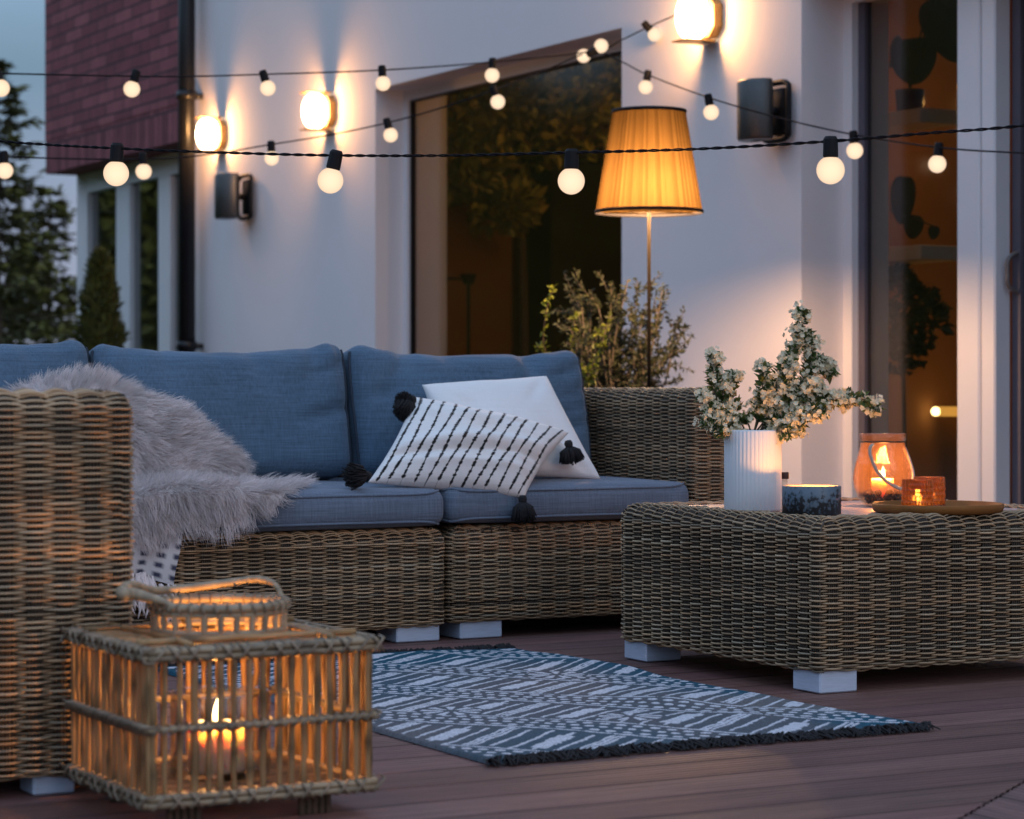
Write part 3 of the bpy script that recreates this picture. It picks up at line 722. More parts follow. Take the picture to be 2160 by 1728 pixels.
M['wickerstake'] = wickermat('wicker_stakes', (.06, .043, .03))  # stakes coloured dark to paint in the shade between the strands

def wicker(x0, x1, y0, y1, z0, z1, rad=.018, edge=.03, topin=.06, cw=.0435, pitch=.0051, seg=6, amp=.0085, rs=.0023, sides=5, seed=1, fray=False, bottom=True, core=True, side_rows=True):
    r_ = np.random.default_rng(seed); mb = MB()
    rad = min(rad, (x1 - x0) / 2 - .001, (y1 - y0) / 2 - .001)
    # base loop sampled by arc length
    corners = [((x1 - rad, y0 + rad), -PI / 2), ((x1 - rad, y1 - rad), 0), ((x0 + rad, y1 - rad), PI / 2), ((x0 + rad, y0 + rad), PI)]
    dense = []; dn = []
    for (c, a0) in corners:
        for t in np.linspace(0, PI / 2, 12):
            a = a0 + t; dense.append((c[0] + rad * math.cos(a), c[1] + rad * math.sin(a))); dn.append((math.cos(a), math.sin(a)))
    dense = np.array(dense + [dense[0]]); dn = np.array(dn + [dn[0]])
    s = np.concatenate([[0], np.cumsum(np.linalg.norm(np.diff(dense, axis=0), axis=1))]); Lp = s[-1]
    ncol = int(round(Lp / cw)); ncol += ncol % 2; N = ncol * seg
    q = np.linspace(0, Lp, N, endpoint=False)
    P = np.stack([np.interp(q, s, dense[:, 0]), np.interp(q, s, dense[:, 1])], 1)
    Nn = np.stack([np.interp(q, s, dn[:, 0]), np.interp(q, s, dn[:, 1])], 1); Nn /= np.linalg.norm(Nn, axis=1)[:, None]
    def at(ins):
        Q = P - Nn * ins
        Q[:, 0] = np.clip(Q[:, 0], min(x0 + ins, (x0 + x1) / 2), max(x1 - ins, (x0 + x1) / 2)); Q[:, 1] = np.clip(Q[:, 1], min(y0 + ins, (y0 + y1) / 2), max(y1 - ins, (y0 + y1) / 2)); return Q
    # profile: bottom curl, sides, rounded edge, inward over the top
    prof = []
    if bottom: prof += [(.012, z0, .3, -.9), (.004, z0 + .002, .8, -.5)]
    z = z0 + .006
    while z < z1 - edge: prof.append((0, z, 1, 0)); z += pitch
    k = max(3, int(edge * PI / 2 / pitch * 1.2))
    for t in np.linspace(0, PI / 2, k): prof.append((edge * (1 - math.cos(t)), z1 - edge + edge * math.sin(t), math.cos(t), math.sin(t)))
    ins = edge + pitch
    while ins < topin: prof.append((ins, z1, 0, 1)); ins += pitch * .9
    ph = np.arange(N) / seg * PI
    a = np.arange(sides) * 2 * PI / sides
    sway = smoothnoise((len(prof), N), (max(2, len(prof) // 7), max(3, ncol // 3)), seed) * .0011
    tone_col = 1 + .10 * np.interp(np.arange(N), np.linspace(0, N, ncol + 1), r_.standard_normal(ncol + 1))
    run = None
    for ki, (ins, z, nh, nz) in enumerate(prof):
        Q = at(ins); n3 = np.concatenate([Nn * nh, np.full((N, 1), nz)], 1); n3 /= np.linalg.norm(n3, axis=1)[:, None]
        t3 = np.concatenate([-Nn * nz, np.full((N, 1), nh)], 1)
        am = amp * (1 + .22 * r_.standard_normal()) * (.3 if nz < 0 else .6 if nz > .35 else 1)
        w = am * np.cos(ph + PI * ki)
        C = np.concatenate([Q, np.full((N, 1), z)], 1) + n3 * w[:, None] + t3 * (sway[ki] + r_.normal(0, .0005))[:, None]
        rr = rs * (1 + .17 * r_.standard_normal())
        V = C[:, None] + rr * (np.cos(a)[None, :, None] * n3[:, None] + 0.92 * np.sin(a)[None, :, None] * t3[:, None])
        i = np.arange(N)[:, None]; j = np.arange(sides)[None]; i2 = (i + 1) % N; j2 = (j + 1) % sides
        Fq = np.stack([i * sides + j, i2 * sides + j, i2 * sides + j2, i * sides + j2], -1).reshape(-1, 4)
        # strand colour changes where a new cane is spliced in
        nb = max(2, int(Lp / .8)); br = np.sort(r_.integers(0, N, nb)); lv = np.clip(1 + .2 * r_.standard_normal(nb + 1), .5, 1.6)
        tone = lv[np.searchsorted(br, np.arange(N))] * tone_col
        warm = 1 + .06 * r_.standard_normal(nb + 1)[np.searchsorted(br, np.arange(N))]
        c3 = np.stack([tone * warm, tone, tone / warm], -1)
        mb.add(V.reshape(-1, 3), Fq, 0, np.repeat(c3, sides, 0))
    # stakes at column centres
    pr = [(p_[0], p_[1], p_[2], p_[3]) for p_ in prof[::5] + [prof[-1]]]
    if fray: pr = [p_ for p_ in pr if p_[0] <= edge * .6]
    ok = np.arange(ncol) * seg
    for off in (-2, -1, 0, 1, 2):
        for ci in ok:
            i0 = ci; tang = np.array([-Nn[i0][1], Nn[i0][0]])
            pts = []
            for (ins, z, nh, nz) in pr:
                Q = at(ins)[i0] if ins > 0 else P[i0]
                n3 = np.array([Nn[i0][0] * nh, Nn[i0][1] * nh, nz])
                pts.append(np.array([Q[0] + tang[0] * off * .0054, Q[1] + tang[1] * off * .0054, z]) + n3 * .0004)
            mb.tube(pts, .0024, 4, 1, float(np.clip(1 + .2 * r_.standard_normal(), .5, 1.5)), cap=False)
    if fray:   # upright cane ends standing along the front edge
        for ci in range(ncol * 4):
            i0 = int(ci * seg / 4) % N
            if Nn[i0][1] > -.5: continue
            b_ = P[i0] - Nn[i0] * r_.uniform(.004, .02); tang = np.array([-Nn[i0][1], Nn[i0][0]])
            hgt = r_.uniform(.008, .02)
            p0 = np.array([b_[0], b_[1], z1 - .012]); p1 = p0 + np.array([tang[0] * r_.normal(0, .008), tang[1] * r_.normal(0, .008), hgt])
            mb.tube([p0, (p0 + p1) / 2 + [0, -.002, .001], p1], [.0022, .0022, .0012], 4, 1, float(r_.uniform(.8, 1.7)))
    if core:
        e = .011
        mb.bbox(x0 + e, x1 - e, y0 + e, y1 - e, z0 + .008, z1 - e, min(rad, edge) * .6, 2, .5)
    return mb
WM = [M['wicker'], M['wickerstake'], M['core']]
def feet(parent, x0, x1, y0, y1, h, size=.1, inset=.0, which=(0, 1, 2, 3)):
    cs = [(x0 + inset, y0 + inset), (x1 - inset - size, y0 + inset), (x0 + inset, y1 - inset - size), (x1 - inset - size, y1 - inset - size)]
    for k in which:
        m = MB(); cx, cy = cs[k]; m.bbox(cx, cx + size, cy, cy + size, .0015, h, .003); m.build('foot', M['steel'], parent)

LEGH = .047
# ---- sofa sections
s2 = empty('sofa_section', (2.51, 5.95, 0), 'middle wicker sofa section with the fur throw on it', 'sofa', 'wicker corner sofa sections')
wicker(2.13, 2.895, 5.575, 6.33, .042, .288, topin=.13, seed=11).build('base', WM, s2, smooth=True)
feet(s2, 2.145, 2.885, 5.585, 6.3, LEGH, .125, .0)
wicker(2.13, 2.895, 6.335, 6.42, .042, .60, seg=4, sides=4, pitch=.0066, rs=.0038, topin=.043, seed=12).build('backrest', WM, s2, smooth=True)
s3 = empty('sofa_section', (3.35, 5.95, 0), 'right end wicker sofa section with the high armrest beside the olive bush', 'sofa', 'wicker corner sofa sections')
wicker(2.915, 3.655, 5.575, 6.33, .047, .29, topin=.13, seed=13, fray=True).build('base', WM, s3, smooth=True)
wicker(3.66, 3.79, 5.56, 6.43, .045, .651, topin=.066, seed=14).build('armrest', WM, s3, smooth=True)
wicker(2.915, 3.655, 6.335, 6.42, .045, .60, seg=4, sides=4, pitch=.0066, rs=.0038, topin=.043, seed=15).build('backrest', WM, s3, smooth=True)
feet(s3, 2.945, 3.78, 5.585, 6.4, LEGH, .125, .0)
s1 = empty('sofa_section', (1.3, 5.95, 0), 'corner wicker sofa section mostly hidden behind the tall front armrest', 'sofa', 'wicker corner sofa sections')
wicker(.62, 2.115, 5.575, 6.33, .042, .288, seg=4, sides=4, topin=.13, pitch=.0066, rs=.0038, seed=16).build('base', WM, s1, smooth=True)
wicker(.5, 2.115, 6.335, 6.42, .042, .60, seg=4, sides=4, pitch=.0066, rs=.0038, topin=.043, seed=17).build('backrest', WM, s1, smooth=True)
feet(s1, .64, 2.105, 5.6, 6.3, LEGH, .125, .0)
s0 = empty('sofa_section', (1.0, 4.7, 0), 'nearest wicker sofa section with the tall front armrest beside the bamboo lantern', 'sofa', 'wicker corner sofa sections')
ax1 = PY(285, 1200, 3.75)[0]
wicker(.52, ax1 - .005, 3.74, 3.87, .034, .645, rad=.022, topin=.066, cw=.049, pitch=.0050, seg=8, amp=.0088, rs=.0023, seed=18).build('armrest', WM, s0, smooth=True)
wicker(.63, ax1 - .02, 3.875, 5.56, .042, .288, seg=4, sides=4, topin=.13, pitch=.0066, rs=.0038, seed=19).build('base', WM, s0, smooth=True)
wicker(.52, .605, 3.88, 6.32, .042, .60, seg=4, sides=4, pitch=.0066, rs=.0038, topin=.043, seed=20).build('backrest', WM, s0, smooth=True)
feet(s0, .6, ax1 - .1, 3.755, 5.5, .04, .07, .0)

# ---- coffee table
tb = empty('coffee_table', (3.49, 4.6, 0), 'low square wicker coffee table with metal feet holding candles and a vase', 'table')
TX0, TX1, TY0, TY1, TZ = 3.078, 3.89, 4.195, 5.0, .373
wicker(TX0, TX1, TY0, TY1, .048, TZ, rad=.015, edge=.032, topin=.085, cw=.043, pitch=.0054, seg=7, seed=21).build('wicker_body', WM, tb, smooth=True)
m = MB(); m.bbox(TX0 + .07, TX1 - .07, TY0 + .07, TY1 - .07, TZ - .02, TZ + .0005, .003); m.build('tabletop', mat('table_top_board', (.4, .33, .32), .35, .06, 6, .05, 80), tb)
feet(tb, TX0 + .008, TX1, TY0 + .008, TY1, .052, .1, .0)

# ================================================================ CUSHIONS
def rbox(sx, sy, sz, r, n=18, crown=(0, 0, 0), wr=.004, seed=0, sag=0., pinch=0.):
    """soft rounded box centred at origin; returns vertices grid list"""
    mb_v = []; mb_f = []; off = 0
    h = np.array([sx, sy, sz]) / 2
    r_ = np.random.default_rng(seed)
    k = r_.uniform(4, 14, (6, 3)); ph = r_.uniform(0, 6.28, 6)
    for ax in range(3):
        o = [i for i in range(3) if i != ax]
        for sg in (-1, 1):
            def sub(L):   # extra lines near the edges
                t = np.linspace(-1, 1, max(8, int(n * L / max(h)) + 6)); return np.sign(t) * (1 - (1 - np.abs(t)) ** 1.35)
            U, Vv = np.meshgrid(sub(h[o[0]]), sub(h[o[1]]), indexing='ij')
            p = np.zeros((*U.shape, 3)); p[..., ax] = sg * h[ax]; p[..., o[0]] = U * h[o[0]]; p[..., o[1]] = Vv * h[o[1]]
            inner = h - r; q = np.clip(p, -inner, inner); d = p - q; L = np.linalg.norm(d, axis=-1, keepdims=True)
            # project the cube corner onto a sphere of radius r
            p = q + np.where(L > 1e-9, d / np.maximum(L, 1e-9) * r, 0)
            un = p / h
            for cax in range(3):
                oo = [i for i in range(3) if i != cax]
                prof = np.clip(1 - un[..., oo[0]] ** 2, 0, 1) ** .7 * np.clip(1 - un[..., oo[1]] ** 2, 0, 1) ** .7
                p[..., cax] += crown[cax] * prof * un[..., cax]
            if sag: p[..., 2] -= sag * (1 - un[..., 0] ** 2) * np.clip((un[..., 2] + 1) / 2, 0, 1)
            if pinch:
                e = np.clip((un[..., 2] + 1) / 2, 0, 1) ** 3; p[..., 1] *= 1 - pinch * e
            w = sum(np.sin(p @ k[i] + ph[i]) for i in range(6)) * wr / 3
            nrm = p / (np.linalg.norm(p, axis=-1, keepdims=True)); p = p + nrm * w[..., None]
            mb_v.append(p); mb_f.append((ax, sg))
    return mb_v, mb_f
def put(V, R, T): return V @ R.T + T
def rotx(a): c, s = math.cos(a), math.sin(a); return np.array([[1, 0, 0], [0, c, -s], [0, s, c]])
def rotz(a): c, s = math.cos(a), math.sin(a); return np.array([[c, -s, 0], [s, c, 0], [0, 0, 1]])
def roty(a): c, s = math.cos(a), math.sin(a); return np.array([[c, 0, s], [0, 1, 0], [-s, 0, c]])
def cushion(name, lab, cat, grp, size, r, crown, T, R, matl, wr=.004, seed=0, sag=0, pinch=0, pipe=True, extra=None, n=26, pipe_r=.0035):
    vs, fs = rbox(*size, r, n, crown, wr, seed, sag, pinch)
    mb = MB()
    for p, (ax, sg) in zip(vs, fs):
        if extra is not None: p = extra(p, np.array(size) / 2)
        mb.grid(put(p, R, T), 0, flip=((sg > 0) == (ax == 1)))
    o = mb.build(name, [matl], smooth=True, org=T - np.array([0, 0, size[2] / 2]), fix=False)
    import bmesh
    bm = bmesh.new(); bm.from_mesh(o.data); bmesh.ops.remove_doubles(bm, verts=bm.verts, dist=.0004); bmesh.ops.recalc_face_normals(bm, faces=bm.faces); bm.to_mesh(o.data); bm.free()
    o.data.polygons.foreach_set('use_smooth', np.ones(len(o.data.polygons), bool))
    tag(o, lab, cat, grp)
    if pipe:
        from mathutils.bvhtree import BVHTree
        hx, hy, hz = np.array(size) / 2
        bv = BVHTree.FromPolygons([v.co[:] for v in o.data.vertices], [p.vertices[:] for p in o.data.polygons])
        for ax in pipe:
            for sg in (-1, 1):
                oo = [i for i in range(3) if i != ax]; e = np.array(size) / 2
                a = np.linspace(0, 2 * PI, 160, endpoint=False); ca, sa = np.cos(a), np.sin(a)
                ex = 12
                den = (np.abs(ca) ** ex + np.abs(sa) ** ex) ** (1 / ex)
                P = np.zeros((160, 3)); P[:, oo[0]] = e[oo[0]] * ca / den; P[:, oo[1]] = e[oo[1]] * sa / den; P[:, ax] = sg * (e[ax] - r * .35)
                W_ = put(P, R, T) - ORG[o.name]
                hit = [bv.find_nearest(Vector(q)) for q in W_]; Q = np.array([h_[0] + h_[1] * pipe_r * .6 for h_ in hit]) + ORG[o.name]
                pm = MB(); pm.tube(Q, pipe_r, 6, closed=True); pm.build('piping', matl, o, smooth=True)
    return o
# seat cushions
SG = 'seat cushions of the corner sofa'
cushion('seat_cushion', 'grey blue seat cushion with the fur throw hanging over its front', 'cushion', SG, (.762, .80, .095), .032, (0.003, .004, .012), np.array([2.512, 5.955, .349]), np.eye(3), M['seatcloth'], .0025, 3, pipe=(2,))
cushion('seat_cushion', 'grey blue seat cushion under the two white pillows, next to the right armrest', 'cushion', SG, (.755, .79, .095), .032, (.003, .004, .012), np.array([3.276, 5.955, .353]), np.eye(3), M['seatcloth'], .003, 5, pipe=(2,))
cushion('seat_cushion', 'seat cushion in the sofa corner, hidden behind the fur throw and tall armrest', 'cushion', SG, (1.45, .79, .095), .032, (.003, .004, .012), np.array([1.39, 5.955, .349]), np.eye(3), M['seatcloth'], .003, 6, pipe=None)
cushion('seat_cushion', 'long seat cushion behind the tall front armrest', 'cushion', SG, (ax1 - .65, 1.66, .095), .032, (.003, .004, .012), np.array([(ax1 + .62) / 2, 4.715, .349]), np.eye(3), M['seatcloth'], .003, 7, pipe=None)
# back cushions
BG = 'back cushions of the corner sofa'
def backfx(seed, dent, wrk=1.0):
    def f(p, h):
        r_ = np.random.default_rng(seed)
        u = p[..., 0] / h[0]; v = p[..., 2] / h[2]; w = p[..., 1] / h[1]; p = p.copy()
        top = np.clip(v, 0, 1)
        # sagging top with raised corners, soft folds running down from the corners
        p[..., 2] += top * (-.022 * (1 - np.abs(u) ** 2.5) + dent * np.exp(-((u - .35) / .5) ** 2) + .010 * np.clip(np.abs(u) - .78, 0, 1) / .22)
        for k in range(12):
            u0 = r_.uniform(-.95, .95); sl = r_.uniform(-.6, .6); wd = r_.uniform(.03, .09); dp = r_.uniform(.005, .014)
            fall = np.exp(-((1 - v) / r_.uniform(.35, .8)) ** 2)
            p[..., 1] += np.sign(w) * -wrk * dp * np.exp(-((u - u0 - sl * (1 - v) * .4) / wd) ** 2) * fall * np.abs(w)
            p[..., 2] -= wrk * dp * .12 * np.exp(-((u - u0) / wd) ** 2) * top ** 4
        for k in range(5):
            u0 = r_.choice([-1, 1]) * r_.uniform(.8, 1); v0 = r_.uniform(-.7, .9)
            p[..., 1] += np.sign(w) * -.009 * wrk * np.exp(-((v - v0 - (u - u0) * .5) / .06) ** 2 - ((u - u0) / .3) ** 2) * np.abs(w)
        return p
    return f
M['seam'] = mat('dark_piping', (.02, .035, .055), .8, .1, 60)
LEAN = rotx(math.radians(-11))
def bcush(lab, xc, yc, zc, w, h, seed, dent=0., th=.17, yaw=0., roll=0.):
    o = cushion('back_cushion', lab, 'cushion', BG, (w, th, h), .05, (.006, .028, .004), np.array([xc, yc, zc]), rotz(yaw) @ LEAN @ roty(roll), M['cloth'], .005, seed, pipe=None, extra=backfx(seed, dent), n=44)
    from mathutils.bvhtree import BVHTree      # dark piped seams down both ends
    R = rotz(yaw) @ LEAN @ roty(roll); T = np.array([xc, yc, zc]); e = np.array([w, th, h]) / 2
    bv = BVHTree.FromPolygons([v.co[:] for v in o.data.vertices], [p.vertices[:] for p in o.data.polygons])
    for su in (-1, 1):
        pm = MB()
        for sy in (-.62, .2):
            P = np.stack([np.full(50, su * e[0] * 1.05), np.full(50, sy * e[1]), np.linspace(-.92, .93, 50) * e[2]], 1)
            hit = [bv.find_nearest(Vector(q)) for q in put(P, R, T) - ORG[o.name]]
            pm.tube(np.array([q[0] + q[1] * .002 for q in hit]) + ORG[o.name], .0042, 6)
        pm.build('piping', M['seam'], o, smooth=True)
    return o
bcush('blue back cushion between the corner cushion and the pillows, behind the fur throw', 2.488, 6.125, .588, .715, .375, 31, -.006, roll=-.012)
bcush('blue back cushion behind the two white pillows at the right end of the sofa', 3.238, 6.115, .583, .735, .375, 42, -.004, roll=.008)
bcush('blue back cushion in the sofa corner, leftmost of the three', 1.752, 6.14, .588, .735, .375, 53, .004, roll=-.02)

# ---- scatter pillows from four corners
def pillow(name, lab, corners, th, matl, seed, n=90, edge_in=.05, folds=None, colf=None, grp=None, nrm=None):
    TL, TR, BR, BL = [np.asarray(c, float) for c in corners]
    u = np.linspace(0, 1, n); U, V = np.meshgrid(u, u, indexing='xy')   # V 0 = top
    P = (TL * (1 - U)[..., None] + TR * U[..., None]) * (1 - V)[..., None] + (BL * (1 - U)[..., None] + BR * U[..., None]) * V[..., None]
    ex = (TR + BR - TL - BL) / 2; ey = (BL + BR - TL - TR) / 2
    N = np.cross(ex, ey); N /= np.linalg.norm(N)
    if N[1] > 0: N = -N
    x = 2 * U - 1; y = 2 * V - 1
    # edges drawn inwards between the corners
    P = P - (edge_in * (1 - x ** 2) * y ** 3)[..., None] * ey - (edge_in * (1 - y ** 2) * x ** 3)[..., None] * ex
    bul = (np.clip(1 - x ** 2, 0, 1) * np.clip(1 - y ** 2, 0, 1)) ** .42
    r_ = np.random.default_rng(seed); wr = np.zeros_like(bul)
    for k in range(7):
        cx, cy = r_.choice([-1, 1], 2) * r_.uniform(.75, 1, 2); an = math.atan2(-cy, -cx) + r_.normal(0, .45)
        dx, dy = x - cx, y - cy; al = dx * math.cos(an) + dy * math.sin(an); ac = -dx * math.sin(an) + dy * math.cos(an)
        wr += .012 * r_.uniform(.4, 1.2) * np.exp(-(ac / .09) ** 2) * np.exp(-((al - .35) / .45) ** 2) * r_.choice([-1, 1])
    wr += smoothnoise((n, n), (5, 5), seed + 1) * .004
    if folds is not None: wr = wr + folds(x, y)
    m = MB()
    Fr = P + N * (th * .62 * bul + wr * bul)[..., None]; Bk = P - N * (th * .38 * bul)[..., None]
    ins = (np.arange(n) > 0) & (np.arange(n) < n - 1)
    col = None if colf is None else colf(U, V)
    m.grid(Fr, 0, col); m.grid(Bk, 0, None if col is None else np.ones((n, n, 3)), flip=True)
    o = m.build(name, matl, smooth=True)
    import bmesh
    bm = bmesh.new(); bm.from_mesh(o.data); bmesh.ops.remove_doubles(bm, verts=bm.verts, dist=.00005); bmesh.ops.recalc_face_normals(bm, faces=bm.faces); bm.to_mesh(o.data); bm.free()
    o.data.polygons.foreach_set('use_smooth', np.ones(len(o.data.polygons), bool))
    tag(o, lab, 'pillow', grp)
    return o, Fr
pillow('white_pillow', 'plain white pillow leaning on the back cushion behind the striped one',
       [PY(890, 812, 5.915), PY(1153, 793, 5.935), PY(1268, 1012, 5.70), PY(935, 1006, 5.73)], .11, M['white'], 71, edge_in=.035)
def stitchcol(U, V):
    c = np.ones(U.shape + (3,)); r_ = np.random.default_rng(9); n = U.shape[0]
    NL = 13
    for k in range(NL):
        uc = .045 + (k) * (.91 / (NL - 1))
        cen = uc + .006 * np.sin(V * 9 + k * 1.7)
        t = 0.01
        while t < .985:
            L = r_.uniform(.010, .024); wdt = r_.uniform(.0058, .0118)
            if r_.random() < .25: wdt *= .6
            d = ((U - cen) / wdt) ** 2 + ((V - t - L / 2) / (L * .62)) ** 2
            c *= np.where(d < 1, .035, np.where(d < 1.5, .4, 1.))[..., None]
            t += L * r_.uniform(.95, 1.5)
        lin = np.abs(U - cen) < .0016
        c *= np.where(lin, .25, 1.)[..., None]
    return c
def sfold(x, y):
    return .016 * np.exp(-((y - .12 + .25 * x) / .16) ** 2) - .014 * np.exp(-((y - .34 + .2 * x) / .07) ** 2) + .010 * np.exp(-((y - .62 + .1 * x) / .1) ** 2) + .008 * np.exp(-((y + .45 - .1 * x) / .15) ** 2)
SC = [PY(872, 838, 5.80), PY(1200, 913, 5.70), PY(1106, 1050, 5.548), PY(776, 1018, 5.63)]
stp, SF = pillow('striped_pillow', 'white pillow with rows of black stitched dots and black tassels at its corners', SC, .12, M['stripe'], 83, n=420, edge_in=.028, folds=sfold, colf=stitchcol)
def tassel(at, down, L, r, n=150, head=True, seed=0, flat=.75):
    r_ = np.random.default_rng(seed); m = MB(); at = np.asarray(at, float); down = np.asarray(down, float); down /= np.linalg.norm(down)
    x = np.cross(down, [0, 1, .2]); x /= np.linalg.norm(x); y = np.cross(down, x)
    if head: m.lathe([(0, -.012), (.008, -.011), (.0115, -.004), (.011, .004), (.007, .011), (0, .012)], (0, 0, 0), 14); V = m.v[0]; m.v[0] = at + down * .01 + V[:, :1] * x + V[:, 1:2] * y + V[:, 2:] * down
    for k in range(n):
        a = r_.uniform(0, 2 * PI); q = math.sqrt(r_.random()); sp = r * q
        d = (math.cos(a) * x + math.sin(a) * y * flat)
        p0 = at + down * .016 + d * .006 * q; l = L * r_.uniform(.8, 1.08) * (1 - .2 * q)
        p1 = at + down * (.016 + l * .35) + d * sp * .8; p2 = at + down * (.016 + l) + d * sp * r_.uniform(.8, 1.15)
        m.tube([p0, p1, p2], [.0018, .0022, .0013], 4, cap=True)
    return m
def pompom(at, r, n=700, seed=0, sq=(1, 1, 1)):
    r_ = np.random.default_rng(seed); m = MB(); at = np.asarray(at, float)
    v = r_.standard_normal((n, 3)); v /= np.linalg.norm(v, axis=1)[:, None]
    for d in v:
        l = r * r_.uniform(.82, 1.06); t = d + r_.normal(0, .12, 3)
        m.tube([at + d * l * .2 * sq, at + d * l * .65 * sq, at + t / np.linalg.norm(t) * l * sq], [.0022, .0021, .0012], 3, cap=False)
    m.lathe([(0, -r * .8), (r * .6, -r * .5), (r * .8, 0), (r * .6, r * .5), (0, r * .8)], at, 12)
    return m
tassel(SC[0] + [-.015, -.03, .0], (-.55, -.3, -.75), .062, .036, 260, seed=1).build('tassel', M['wool'], stp, smooth=True)
pompom(PY(852, 857, 5.77), .035, seed=2, sq=np.array([.85, .8, 1.15])).build('pompom', M['wool'], stp)
tassel(PY(1198, 930, 5.665), (.15, -.15, -1), .05, .036, 280, seed=3).build('tassel', M['wool'], stp, smooth=True)
tassel(PY(1102, 1046, 5.53), (0, -.12, -1), .058, .036, 260, seed=4).build('tassel', M['wool'], stp, smooth=True)
tassel(PY(780, 1003, 5.60), (-1, -.25, .02), .062, .034, 260, seed=5, flat=.9).build('tassel', M['wool'], stp, smooth=True)

# ================================================================ FUR THROW
def strands(base, d, L, r0, nseg=3, curl=.3, clump=None, grav=.25, seed=0, tone=None):
    """tapered hairs as three-sided tubes; base,d (k,3)"""
    r_ = np.random.default_rng(seed); k = len(base)
    d = d / np.linalg.norm(d, axis=1)[:, None]
    side = r_.standard_normal((k, 3)); side -= (side * d).sum(1)[:, None] * d; side /= np.linalg.norm(side, axis=1)[:, None]
    t = np.linspace(0, 1, nseg + 1)
    pts = base[:, None] + d[:, None] * (t[None, :, None] * L[:, None, None]) + side[:, None] * (curl * L[:, None, None] * (t ** 2)[None, :, None] * r_.uniform(-.5, 1, k)[:, None, None])
    pts[..., 2] -= grav * L[:, None] * (t ** 2)[None]
    if clump is not None: pts = pts + (clump[:, None] - pts) * (.55 * (t ** 1.5))[None, :, None]
    s2 = np.cross(d, side)
    m = MB(); rad = r0 * (1 - .85 * t)
    a = np.arange(3) * 2 * PI / 3
    V = pts[:, :, None] + rad[None, :, None, None] * (np.cos(a)[None, None, :, None] * side[:, None, None] + np.sin(a)[None, None, :, None] * s2[:, None, None])
    n1 = (nseg + 1) * 3
    i = np.arange(nseg)[:, None]; j = np.arange(3)[None]; f1 = np.stack([i * 3 + j, i * 3 + (j + 1) % 3, (i + 1) * 3 + (j + 1) % 3, (i + 1) * 3 + j], -1).reshape(-1, 4)
    Fq = (np.arange(k)[:, None, None] * n1 + f1[None]).reshape(-1, 4)
    tn = tone if tone is not None else r_.uniform(.8, 1.1, k)
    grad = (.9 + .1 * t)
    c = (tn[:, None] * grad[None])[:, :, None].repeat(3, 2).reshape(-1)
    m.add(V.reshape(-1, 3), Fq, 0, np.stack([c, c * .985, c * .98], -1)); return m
def surf_sample(V, k, seed):
    """random points, normals and tangents on a (m,n,3) grid"""
    r_ = np.random.default_rng(seed); m, n = V.shape[:2]
    e1 = V[1:, :-1] - V[:-1, :-1]; e2 = V[:-1, 1:] - V[:-1, :-1]; N = np.cross(e2, e1); Ar = np.linalg.norm(N, axis=-1)
    idx = r_.choice(Ar.size, k, p=(Ar / Ar.sum()).ravel()); i, j = np.unravel_index(idx, Ar.shape)
    a, b = r_.random(k)[:, None], r_.random(k)[:, None]
    P = V[i, j] + e1[i, j] * a + e2[i, j] * b; nn = N[i, j] / (Ar[i, j][:, None] + 1e-12)
    return P, nn, e1[i, j] / np.linalg.norm(e1[i, j], axis=1)[:, None], e2[i, j] / np.linalg.norm(e2[i, j], axis=1)[:, None], i / (m - 1), j / (n - 1)
fur = MB()
# hump leaning on the back cushion
th = np.linspace(-.04, PI + .04, 60); rh = np.linspace(1, 0, 26)
TH, RH = np.meshgrid(th, rh, indexing='ij')
lump = 1 + .05 * np.sin(TH * 5 + 1) + .03 * np.sin(TH * 9)
HX_ = 2.0 + .455 * RH * np.sign(np.cos(TH)) * np.abs(np.cos(TH)) ** .88 * lump; HZ_ = .398 + .272 * RH * np.sign(np.sin(TH)) * np.abs(np.sin(TH)) ** .82 * lump
HY_ = 5.985 + .12 * (HZ_ - .40) - .20 * np.sqrt(np.clip(1 - RH ** 2, 0, 1)) + .01 * np.sin(HX_ * 23) * (1 - RH)
DM = np.stack([HX_, HY_, HZ_], -1)
fur.grid(DM, 0, 1.)
# sheet over the seat and its front edge
ns, nt_ = 70, 60
sx = np.linspace(1.62, 2.535, ns)
back = np.interp(sx, [1.6, 2.2, 2.41, 2.51, 2.535], [5.88, 5.86, 5.82, 5.76, 5.70])
hang = np.interp(sx, [1.6, 2.0, 2.2, 2.30, 2.39, 2.46, 2.535], [.125, .115, .105, .085, .045, -.045, -.125]) + .010 * np.sin(sx * 37)
S = np.zeros((ns, nt_, 3))
for i in range(ns):
    Lt = (back[i] - 5.565) + .02 + hang[i]; tt = np.linspace(0, max(Lt, .03), nt_)
    yl = back[i] - tt; over = np.clip(tt - (back[i] - 5.555), 0, 9)
    S[i, :, 0] = sx[i]
    S[i, :, 1] = np.where(over > 0, 5.553 - .022 * np.sin(np.clip(over / .03, 0, 1) * PI / 2), yl)
    S[i, :, 2] = .413 + .012 * np.sin(sx[i] * 15) * np.clip(tt / .1, 0, 1) - np.where(over > 0, np.where(over < .03, .02 * (1 - np.cos(over / .03 * PI / 2)), .02 + over - .03), 0)
fur.grid(S, 0, 1.)
